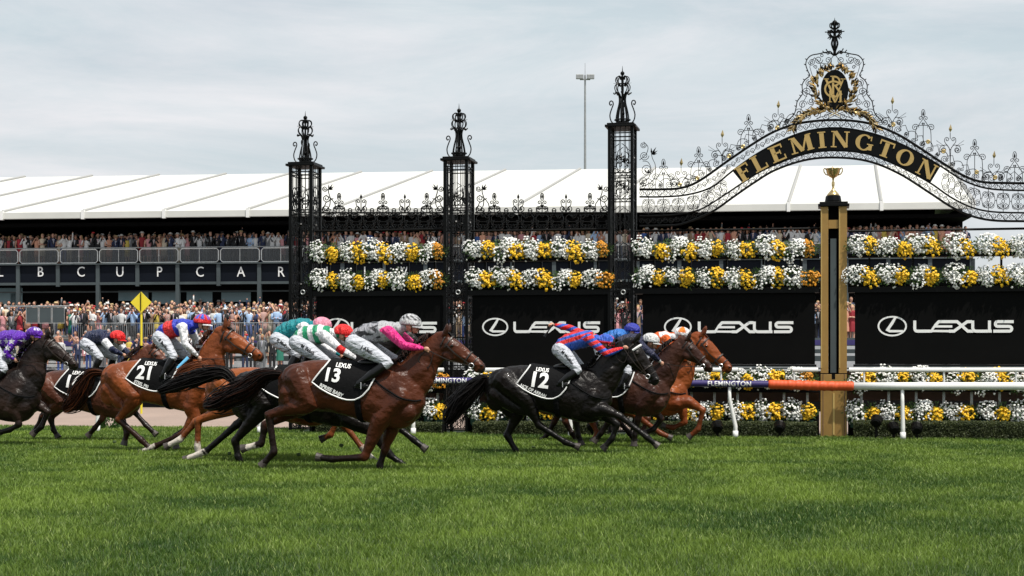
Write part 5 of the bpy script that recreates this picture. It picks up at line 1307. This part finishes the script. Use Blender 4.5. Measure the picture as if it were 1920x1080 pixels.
def s_purple(p, t, co, r):
    for k in range(-4, 12):
        for j in range(-3, 4):
            cx, cz = k*.145+(j % 2)*.07, j*.12+1.55; dx, dz = co.x-cx-.02, co.z-cz; rr_ = math.hypot(dx, dz)
            if rr_ < .055 and rr_ < .026+.03*abs(math.cos(2.5*(math.atan2(dz, dx)-R(90))))**3: return W_
    return (.10, .015, .36)
def s_stripes(p, t, co, r):
    if p == 'arm': return (RED if math.sin(co.y*55) > .25 else BLU) if False else (RED if abs(math.sin((co.x*.4-co.z*1.0)*26)) > .62 else BLU)
    return RED if (.028 < r[1] < .095 or r[1] > .145) else BLU
def s_navy2(p, t, co, r): return (.02, .022, .055) if p != 'arm' else ((.5, .5, .5) if t > .9 else (.02, .022, .055))
def s_orange(p, t, co, r): return (.78, .13, .02) if r[0] < .8 or p == 'arm' else (W_ if abs(co.y) > .06 else (.78, .13, .02))
def s_blueor(p, t, co, r): return (.03, .16, .50) if r[0] > .45 or p == 'arm' else (.75, .14, .02)
def quarter(c1, c2): return lambda a, q: c1 if (int(q/(2*math.pi)*8) % 2) else c2

BAY, BAY2, BLK = (.080, .021, .008), (.044, .012, .005), (.003, .0024, .0022)
DK, DK2 = (.0065, .0042, .0034), (.0035, .0026, .0023)
CH, CH2 = (.235, .06, .015), (.16, .036, .010)
# -- the nearest horse, number thirteen
horse('glossy bay racehorse nearest the camera with a black cloth numbered 13', 700, 22.6, (615, 674), (750, 683), (838, 626), (916, 682),
      {'nh': [(575, 757), (504, 777), (514, 847), (490, 874)], 'oh': [(560, 757), (497, 797), (490, 832), (452, 842)],
       'nf': [(712, 788), (684, 857), (624, 861), (596, 857)], 'of': [(738, 792), (722, 842), (712, 872), (716, 889)]},
      ([(495, 705), (460, 730), (415, 752), (378, 762)], (.10, .17, .22, .20, .05)), BAY, BLK, coat2=BAY2, socks={'oh': .86}.items(), num='13', name='RPRISE BABY', npos=(634, 703, 33, 6), hand=(800, 655), seed=1, strap='')
jockey('jockey in silver grey silks with bright pink sleeves and a silver checked cap', 700, 22.6,
       dict(butt=(654, 641), sh=(736, 620), head=(772, 608), elbow=(757, 648), hand=(797, 654), knee=(729, 680), foot=(672, 720), word='J Allen'), s_silver, (.5, .5, .5),
       capf=lambda a, q: (.55, .55, .56) if (a < .75 and (int(q*2.55) % 2)) or a > 1.3 else ((.02, .02, .02) if int(q*5.1+a*4) % 2 else (.5, .5, .52)), visor=(.35, .35, .36), seed=1)
# -- black number twelve
horse('black racehorse with a black cloth numbered 12, head low and outstretched', 1080, 26.6, (989, 684), (1106, 690), (1192, 640), (1243, 712),
      {'nh': [(1000, 752), (1010, 797), (1060, 829), (1085, 838)], 'oh': [(985, 755), (951, 816), (966, 843), (972, 855)],
       'nf': [(1122, 764), (1162, 780), (1212, 819), (1233, 836)], 'of': [(1120, 768), (1157, 796), (1148, 822), (1131, 841)]},
      ([(905, 712), (880, 735), (855, 765), (832, 802)], (.09, .17, .25, .25, .08)), DK, BLK, num='12', name='NCE OF ARRAN', npos=(646, 708, 44, 8), hand=(1168, 651), seed=2, coat2=DK2, strap='b')
jockey('jockey in blue silks with red stripes, one arm flung back with a whip', 1090, 26.6,
       dict(butt=(1040, 655), sh=(1108, 634), head=(1138, 643), elbow=(1137, 663), hand=(1170, 652), knee=(1084, 694), foot=(1050, 718), word='M Walker'), s_stripes, BLU,
       capf=lambda a, q: RED if abs(math.sin(q)) < .42 or a > 1.5 else BLU, far=((1068, 615), (1037, 609)), visor=RED, seed=2)
# -- dark brown horse beyond it
horse('dark brown racehorse between the black number 12 horse and the chestnut leader', 1190, 28.2, (1110, 690), (1216, 689), (1290, 636), (1342, 688),
      {'nh': [(1120, 752), (1143, 788), (1127, 812), (1116, 826)], 'oh': [(1100, 755), (1080, 790), (1084, 815), (1090, 832)],
       'nf': [(1204, 757), (1196, 786), (1190, 815), (1189, 832)], 'of': [(1215, 757), (1240, 785), (1225, 805), (1208, 812)]},
      ([(1030, 712), (1000, 730), (975, 750)], (.08, .13, .15, .08)), (.045, .016, .009), BLK, seed=3, coat2=(.028, .010, .007), hand=(1238, 680))
jockey('jockey in navy silks with a plain white cap', 1190, 28.2, dict(butt=(1152, 655), sh=(1196, 640), head=(1222, 640), elbow=(1222, 664), hand=(1240, 680), knee=(1178, 698), foot=(1166, 722)), s_navy2, (.62, .62, .62), visor=(.5, .5, .5), seed=3)
# -- chestnut leader
horse('bright chestnut racehorse leading the field at the rail', 1240, 29.6, (1146, 691), (1250, 690), (1318, 628), (1379, 687),
      {'nh': [(1150, 752), (1200, 784), (1238, 812), (1258, 821)], 'oh': [(1135, 755), (1110, 790), (1120, 812), (1112, 826)],
       'nf': [(1283, 748), (1318, 769), (1309, 805), (1292, 819)], 'of': [(1276, 755), (1284, 792), (1262, 802), (1243, 798)]},
      ([(1060, 712), (1035, 725), (1010, 745)], (.08, .12, .14, .06)), CH, (.12, .03, .01), seed=4, coat2=CH2, hand=(1290, 672), border=False)
jockey('jockey in orange silks with an orange and white cap', 1240, 29.6, dict(butt=(1204, 655), sh=(1252, 634), head=(1281, 628), elbow=(1268, 664), hand=(1290, 676), knee=(1215, 692), foot=(1196, 722)), s_orange, W_,
       capf=lambda a, q: (.8, .2, .02) if abs(math.cos(q)) < .5 and a < 1.4 else W_, seed=4)
# -- hidden dark horse with a blue capped rider
horse('nearly hidden dark racehorse under the rider with the blue cap', 1150, 30.6, (1040, 692), (1160, 690), (1240, 640), (1292, 692),
      {'nh': [(1080, 755), (1060, 790), (1072, 812), (1082, 826)], 'oh': [(1070, 755), (1040, 790), (1028, 812), (1016, 826)],
       'nf': [(1175, 757), (1160, 790), (1180, 812), (1190, 826)], 'of': [(1180, 757), (1215, 785), (1205, 808), (1190, 812)]},
      ([(985, 712), (960, 728)], (.08, .12, .08)), (.10, .03, .014), BLK, seed=5, cloth=False)
jockey('jockey in blue and orange silks with a plain deep blue cap', 1150, 30.6, dict(butt=(1118, 655), sh=(1166, 628), head=(1187, 620), elbow=(1185, 655), hand=(1205, 672), knee=(1130, 692), foot=(1112, 720)), s_blueor, (.03, .04, .32), seed=5)
# -- number twenty one
horse('bright bay racehorse with black mane and a black cloth numbered 21', 340, 27.2, (262, 674), (370, 675), (425, 615), (499, 661),
      {'nh': [(262, 748), (222, 786), (264, 824), (283, 842)], 'oh': [(252, 750), (228, 783), (238, 812), (233, 831)],
       'nf': [(372, 770), (345, 812), (292, 836), (260, 850)], 'of': [(390, 765), (365, 792), (328, 818), (330, 838)]},
      ([(172, 700), (155, 725), (140, 752), (115, 772)], (.08, .14, .19, .19, .05)), CH, BLK, num='21', name='STEEL PRI', hand=(375, 672), seed=6, coat2=(.14, .036, .011), socks={'nf': .8}.items())
jockey('jockey in red and blue silks with white sleeves and a red and blue cap', 340, 27.2, dict(butt=(292, 632), sh=(352, 612), head=(381, 605), elbow=(347, 645), hand=(373, 670), knee=(326, 668), foot=(306, 703), word='R Bayliss'), s_redblue, RED,
       capf=lambda a, q: RED if (q % (2*math.pi)) > math.pi*1.0 and (int(q*2.5) % 2) or a > 1.25 else (.03, .12, .6), far=((368, 640), (384, 660)), visor=W_, seed=6)
# -- chestnut with white socks
horse('chestnut racehorse with white socks, mostly hidden behind darker horses', 540, 25.2, (466, 688), (586, 690), (698, 628), (752, 672),
      {'nh': [(455, 755), (372, 788), (370, 836), (375, 866)], 'oh': [(440, 755), (368, 790), (338, 824), (310, 838)],
       'nf': [(610, 775), (648, 800), (678, 838), (704, 868)], 'of': [(600, 770), (632, 790), (620, 815), (605, 822)]},
      ([(382, 690), (350, 700), (320, 722)], (.06, .10, .13, .06)), CH, (.14, .04, .012), seed=7, coat2=(.28, .08, .02), socks={'nh': .74, 'oh': .74, 'nf': .8}.items(), hand=(650, 665), cloth=False, blaze=True, strap='n')
jockey('jockey in teal silks with white sleeves and a pale pink cap', 540, 25.2, dict(butt=(512, 636), sh=(578, 612), head=(606, 612), elbow=(602, 648), hand=(640, 668), knee=(557, 664), foot=(540, 698), word='K McEvoy'), s_teal, (.75, .28, .38), seed=7)
# -- black horse half behind the nearest
horse('black racehorse half hidden behind the bay number 13 horse', 600, 24.2, (516, 687), (640, 688), (758, 612), (809, 655),
      {'nh': [(500, 757), (441, 826), (446, 855), (457, 881)], 'oh': [(480, 755), (444, 796), (386, 846), (342, 864)],
       'nf': [(690, 790), (728, 850), (750, 868), (768, 880)], 'of': [(690, 785), (745, 800), (775, 824), (798, 842)]},
      ([(420, 700), (385, 704), (340, 718), (290, 735)], (.08, .12, .14, .15, .05)), DK, BLK, seed=8, coat2=DK2, socks={'oh': .82}.items(), hand=(682, 678))
jockey('jockey in green and white hooped silks with a red cap', 600, 24.3, dict(butt=(548, 640), sh=(614, 627), head=(646, 626), elbow=(638, 655), hand=(676, 677), knee=(613, 678), foot=(585, 712), word='M Zahra'), s_hoops, (.7, .02, .02), seed=8)
# -- two horses at the far left
horse('dark bay racehorse with a black cloth numbered 16, head hidden', 190, 30.6, (128, 692), (228, 693), (290, 650), (335, 695),
      {'nh': [(120, 755), (80, 780), (70, 800), (62, 812)], 'oh': [(110, 755), (95, 785), (100, 805), (108, 818)],
       'nf': [(200, 757), (192, 785), (178, 802), (166, 816)], 'of': [(215, 757), (250, 770), (272, 795), (294, 816)]},
      ([(50, 705), (30, 715), (5, 725)], (.08, .12, .12, .05)), (.11, .035, .018), BLK, num='16', name='', seed=9, coat2=(.07, .024, .014), hand=(231, 664))
jockey('jockey in navy silks with white breeches and a bright red cap', 190, 30.6, dict(butt=(156, 643), sh=(198, 632), head=(222, 634), elbow=(212, 657), hand=(231, 665), knee=(188, 670), foot=(176, 694), word='J McD'), s_navy, (.75, .02, .02), seed=9)
horse('very dark racehorse at the far left edge under the purple starred jockey', 40, 29.2, (-78, 690), (38, 688), (92, 632), (151, 680),
      {'nh': [(-60, 755), (-90, 790), (-80, 815), (-70, 830)], 'oh': [(-60, 755), (-40, 790), (-30, 812), (-10, 822)],
       'nf': [(28, 765), (36, 796), (18, 806), (-4, 812)], 'of': [(65, 755), (90, 772), (78, 800), (62, 814)]},
      ([(-120, 710), (-140, 722)], (.08, .12, .08)), DK, BLK, seed=10, coat2=(.03, .016, .012), hand=(26, 672))
jockey('jockey in purple silks and cap with white stars', 40, 29.2, dict(butt=(-20, 645), sh=(40, 634), head=(66, 628), elbow=(10, 664), hand=(27, 674), knee=(8, 692), foot=(-15, 722)), s_purple, (.10, .015, .34),
       capf=lambda a, q: W_ if (abs(((q*1.9) % 1)-.5) < .2 and .5 < a < .95) or a < .2 else (.10, .015, .34), seed=10)
# whips
F = Fr((1036-960)*26.6/FOC, 26.6, R(11.1)); mb = MB(); a, b = F.L(1037, 608, .14), F.L(1021, 631, .16); mb.tube([a, a.lerp(b, .5), b], [.012, .01, .022], 6); mb.v = [tuple(v) for v in mb.v]
tag(mb.build('whip', 'boot', loc=F.loc, rz=-F.th), 'short dark whip held by the jockey in blue with red stripes', 'whip')
F = Fr((343-960)*26.9/FOC, 26.9, R(11.1)); mb = MB(); a, b = F.L(353, 670, -.2), F.L(332, 690, -.3); mb.tube([a, b], [.03, .018], 8, flat=.5)
tag(mb.build('whip', mat('pale_blue_whip', (.12, .42, .68), .4), loc=F.loc, rz=-F.th), 'pale blue padded whip beside the number 21 cloth', 'whip')

for i, (px, py, Y) in enumerate(((690, 793, 24), (430, 850, 24.5), (640, 835, 23), (1000, 838, 26.5), (215, 828, 27), (560, 852, 23.2))):
    F = Fr((px-960)*Y/FOC, Y, 0); z = EYE-(py-HZ)*Y/FOC; mb = MB(); mb.ellipsoid((0, 0, 0), (.035, .03, .02), Matrix.Rotation(i, 3, 'X'), n=7, m=5); mb.v = [(x+.01*mnoise.noise(Vector((x*60, y*60, z_*60+i))), y, z_+.01*mnoise.noise(Vector((x*50, y*50+i, z_*50)))) for x, y, z_ in mb.v]
    tag(mb.build('turf_clod', 'soil', loc=(F.x, F.y, max(z, .06))), 'small dark clod of turf '+['in the air under the number 13 horse', 'left of the black hind hoof', 'near the folded foreleg of the number 13 horse', 'under the black number 12 horse', 'beside the leafy shrub', 'right of the white sock'][i], 'clod', 'clods thrown up by the horses')
# ------------------------------------------------------------------ the crowd
rc = random.Random(77)
TOPS = [('white shirt', (.66, .66, .66), 28), ('black suit', (.010, .010, .012), 26), ('navy suit', (.015, .025, .07), 13), ('grey suit', (.14, .15, .16), 7), ('pale blue shirt', (.32, .45, .65), 8), ('pink dress', (.60, .28, .30), 7), ('red dress', (.30, .02, .03), 4), ('cream dress', (.58, .50, .38), 7), ('floral dress', (.40, .25, .22), 6), ('green dress', (.02, .16, .11), 2), ('yellow dress', (.55, .42, .08), 2), ('blue dress', (.04, .10, .30), 2), ('peach dress', (.60, .30, .20), 4), ('tan jacket', (.28, .20, .13), 4)]
HAIR = [('dark hair', (.012, .008, .006), 30), ('brown hair', (.06, .03, .015), 22), ('fair hair', (.38, .26, .12), 16), ('grey hair', (.25, .25, .25), 5), ('a white hat', (.6, .6, .58), 10), ('a black hat', (.01, .01, .01), 8), ('a straw hat', (.45, .33, .17), 5), ('a red fascinator', (.5, .03, .04), 4)]
POSE = [('arms down', 34), ('hands raised to the eyes', 22), ('one arm in the air', 5), ('holding up a phone', 14), ('arms folded', 12)]
def pick(L): 
    t = rc.random()*sum(x[-1] for x in L)
    for x in L:
        t -= x[-1]
        if t < 0: return x
    return L[0]
def person(mb, o, top, hair, pose, hgt, turn=0, detail=True):
    """one standing spectator, feet at o, built as a single surface set"""
    mb.usec = True; sc = hgt/1.75; ct, st_ = math.cos(turn), math.sin(turn)
    def V_(x, y, z): return Vector((o[0]+(x*ct-y*st_)*sc, o[1]+(x*st_+y*ct)*sc, o[2]+z*sc))
    def ring(z, rx, ry, x=0, y=0, n=8): return [V_(x+rx*math.cos(q), y+ry*math.sin(q), z) for q in [2*math.pi*j/n for j in range(n)]]
    nm, tc_, _ = top; dress = 'dress' in nm; skin = rc.choice([(.50, .27, .19), (.58, .33, .24), (.42, .22, .15), (.30, .15, .09)]); j_ = rc.uniform(.8, 1.15); tc_ = tuple(min(1, v*j_) for v in tc_)
    if dress:
        mb.cur = skin
        for s_ in (-1, 1): mb.loft([ring(0.02, .045, .07, s_*.08, -.02, 6), ring(.12, .035, .04, s_*.08, 0, 6), ring(.5, .06, .06, s_*.08, 0, 6)])
        mb.cur = tc_; mb.loft([ring(.46, .20, .17), ring(.85, .18, .14), ring(1.02, .14, .10), ring(1.12, .13, .10)])
    else:
        mb.cur = rc.choice([(.012, .012, .015), (.02, .03, .07), (.12, .12, .13), (.03, .06, .2), (.35, .30, .22)]) if 'shirt' in nm else tc_
        for s_ in (-1, 1): mb.loft([ring(0.0, .06, .11, s_*.1, -.03, 6), ring(.1, .055, .06, s_*.1, 0, 6), ring(.5, .07, .075, s_*.1, 0, 6), ring(.92, .095, .11, s_*.085, 0, 6)])
        mb.cur = tc_
    mb.cur = tc_; mb.loft([ring(.86, .16, .12), ring(1.05, .145, .11), ring(1.25, .175, .12), ring(1.40, .205, .11), ring(1.47, .13, .085)])
    if 'suit' in nm or 'jacket' in nm:
        mb.cur = (.6, .6, .6); mb.add([V_(-.055, -.121, 1.43), V_(.055, -.121, 1.43), V_(0, -.135, 1.12)], [(0, 2, 1)])
        mb.cur = rc.choice([(.4, .02, .03), (.03, .05, .2), (.5, .1, .2)]); mb.add([V_(-.014, -.137, 1.42), V_(.014, -.137, 1.42), V_(0, -.145, 1.16)], [(0, 2, 1)])
    if 'floral' in nm:
        for k in range(14):
            mb.cur = rc.choice([(.6, .6, .55), (.5, .05, .1), (.1, .2, .1), (.6, .35, .3)]); a = rc.uniform(-2.6, -.5); z = rc.uniform(.5, 1.4); p = V_(.2*math.cos(a), .17*math.sin(a), z); mb.ellipsoid(p, (.03, .02, .03), n=4, m=3)
    mb.cur = skin; mb.loft([ring(1.45, .05, .05, n=6), ring(1.54, .05, .055, n=6)])
    c = V_(0, -.01, 1.63); mb.ellipsoid(c, (.078*sc, .095*sc, .115*sc), n=8, m=6); mb.ellipsoid(V_(0, -.105, 1.61), (.015, .02, .02), n=4, m=4)
    if rc.random() < .45: mb.cur = (.01, .01, .01); mb.ellipsoid(V_(0, -.088, 1.65), (.07, .02, .02), n=6, m=4)
    mb.cur = hair[1]
    if 'hat' in hair[0]:
        mb.loft([ring(1.70, .15, .17), ring(1.715, .15, .17), ring(1.72, .09, .10), ring(1.79, .085, .095)])
    elif 'fascin' in hair[0]:
        mb.ellipsoid(V_(.06, 0, 1.76), (.09, .08, .05), n=7, m=5); mb.cur = (.05, .025, .012); mb.ellipsoid(V_(0, .025, 1.65), (.088, .095, .12), n=8, m=6)
    else:
        mb.ellipsoid(V_(0, .025, 1.665), (.088*sc, .095*sc, .108*sc), n=8, m=6)
        if dress: mb.loft([ring(1.40, .09, .04, 0, .07, 6), ring(1.66, .085, .06, 0, .05, 6)])
    arm = [(.062, .05, .04)]
    for s_ in (-1, 1):
        S0 = (s_*.20, 0, 1.38); p = pose[0]
        if p == 'arms down': e, h = (s_*.25, .02, 1.10), (s_*.22, -.06, .86)
        elif p == 'hands raised to the eyes': e, h = (s_*.28, -.14, 1.22), (s_*.07, -.14, 1.60)
        elif p == 'one arm in the air' and s_ == 1: e, h = (s_*.27, -.05, 1.62), (s_*.30, -.08, 1.95)
        elif p == 'holding up a phone': e, h = (s_*.26, -.2, 1.20), (s_*.09, -.34, 1.50)
        elif p == 'arms folded': e, h = (s_*.25, -.05, 1.12), (-s_*.08, -.19, 1.16)
        else: e, h = (s_*.25, .02, 1.10), (s_*.20, -.08, .90)
        mb.cur = skin if dress else tc_; mb.tube([V_(*S0), V_(*e)], [.06*sc, .048*sc], 5); mb.tube([V_(*e), V_(*h)], [.046*sc, .035*sc], 5); mb.cur = skin; mb.ellipsoid(V_(*h), (.04, .04, .045), n=5, m=4)
    if pose[0] == 'holding up a phone': mb.cur = (.01, .01, .01); a = V_(0, -.36, 1.54); mb.box(a-Vector((.04, .01, .07)), a+Vector((.04, .01, .07)))
lets = ['letter L', 'letter B', 'first C', 'letter U', 'letter P', 'second C', 'letter A', 'letter R']
lx_ = [1, 76, 152, 225, 299, 375, 452, 527]
spots = []
for r in range(4):
    x = -6+r*3.1
    while x < 548:
        ok_ = True
        if x < 128 and r in (0, 1): ok_ = False
        if ok_: spots.append((x+rc.uniform(-2.4, 2.4), -8.75+r*1.15+rc.uniform(-.15, .15), T0+r*.16, ['front', 'second', 'third', 'back'][r]+' row'))
        x += rc.uniform(9.2, 12.2)
# few on the nearer steps at the left
for x in (6, 22, 37, 140, 158): spots.append((x, -9.0+rc.uniform(-.1, .1)+(0 if x > 100 else .8), T0, 'lowest step'))
n_low = len(spots)
for r in range(2):
    x = -4+r*4
    while x < 545:
        spots.append((x+rc.uniform(-2, 2), .12+r*.6, z_floor+.01, 'balcony '+('front' if r == 0 else 'second')+' row')); x += rc.uniform(9.3, 12.0)
people = []
for (px, ly, z, row) in spots:
    if len(people) >= 288: break
    top, hair, pose = pick(TOPS), pick(HAIR), pick(POSE)
    if row == 'lowest step' and px == 140: top, pose = TOPS[0], POSE[1]
    people.append([px, ly, z, row, top, hair, pose])
from collections import defaultdict
base_ = []
for p in people:
    li = min(range(8), key=lambda i: abs(lx_[i]-p[0])); base_.append(f"{p[4][0]}, {p[5][0]}, {p[3]}, {'above' if 'balcony' in p[3] else 'under'} {lets[li]}")
cnt = defaultdict(list)
for i, l in enumerate(base_): cnt[l].append(i)
lab = {}
for l, ids in cnt.items():
    ids.sort(key=lambda i: people[i][0])
    for k, i in enumerate(ids): lab[i] = l if len(ids) == 1 else l+', '+['left', 'second', 'third', 'fourth', 'fifth'][k]+' such'
for i, p in enumerate(people):
    F = BF.sub(p[0], p[1], p[2]); mb = MB(); person(mb, (0, 0, 0), p[4], p[5], p[6], rc.uniform(1.62, 1.86), rc.uniform(-.5, .7))
    o = mb.build('person', 'crowd', loc=F.loc, rz=-F.th, smooth=True)
    tag(o, 'spectator in '+lab[i], 'person', 'spectators watching the race')
mb = MB()
for r in range(4):
    for (a, b) in ((545, 612), (828, 900), (1136, 1212), (1524, 1545), (1586, 1608)):
        x = a+r*3.3
        while x < b:
            q = BF.L(x, 600, -8.75+r*1.15); person(mb, (q.x, q.y, T0+r*.16), pick(TOPS), pick(HAIR), pick(POSE), rc.uniform(1.62, 1.84), rc.uniform(-.4, .5)); x += rc.uniform(10, 13)
for r in range(3):
    x = 545 if r < 2 else 0
    while x < 1812:
        q = BF.L(x, 480, .12+r*.6); person(mb, (q.x, q.y, z_floor+.01), pick(TOPS), pick(HAIR), pick(POSE), rc.uniform(1.66, 1.86), rc.uniform(-.4, .5)); x += rc.uniform(10, 13)
for (x0, x1, ly, py) in ((-10, 620, -15.5, 694), (-14, 600, -14.6, 684)):
    x = x0
    while x < x1:
        q = BF.L(x, py, ly); person(mb, (q.x, q.y, q.z), pick(TOPS), pick(HAIR), pick(POSE), rc.uniform(1.5, 1.75), rc.uniform(-.6, .6)); x += rc.uniform(13, 34)
tag(mb.build('crowd', 'crowd', loc=BF.loc, rz=-BF.th), 'dense crowd glimpsed behind the gates and along the balcony', 'crowd', kind='stuff')
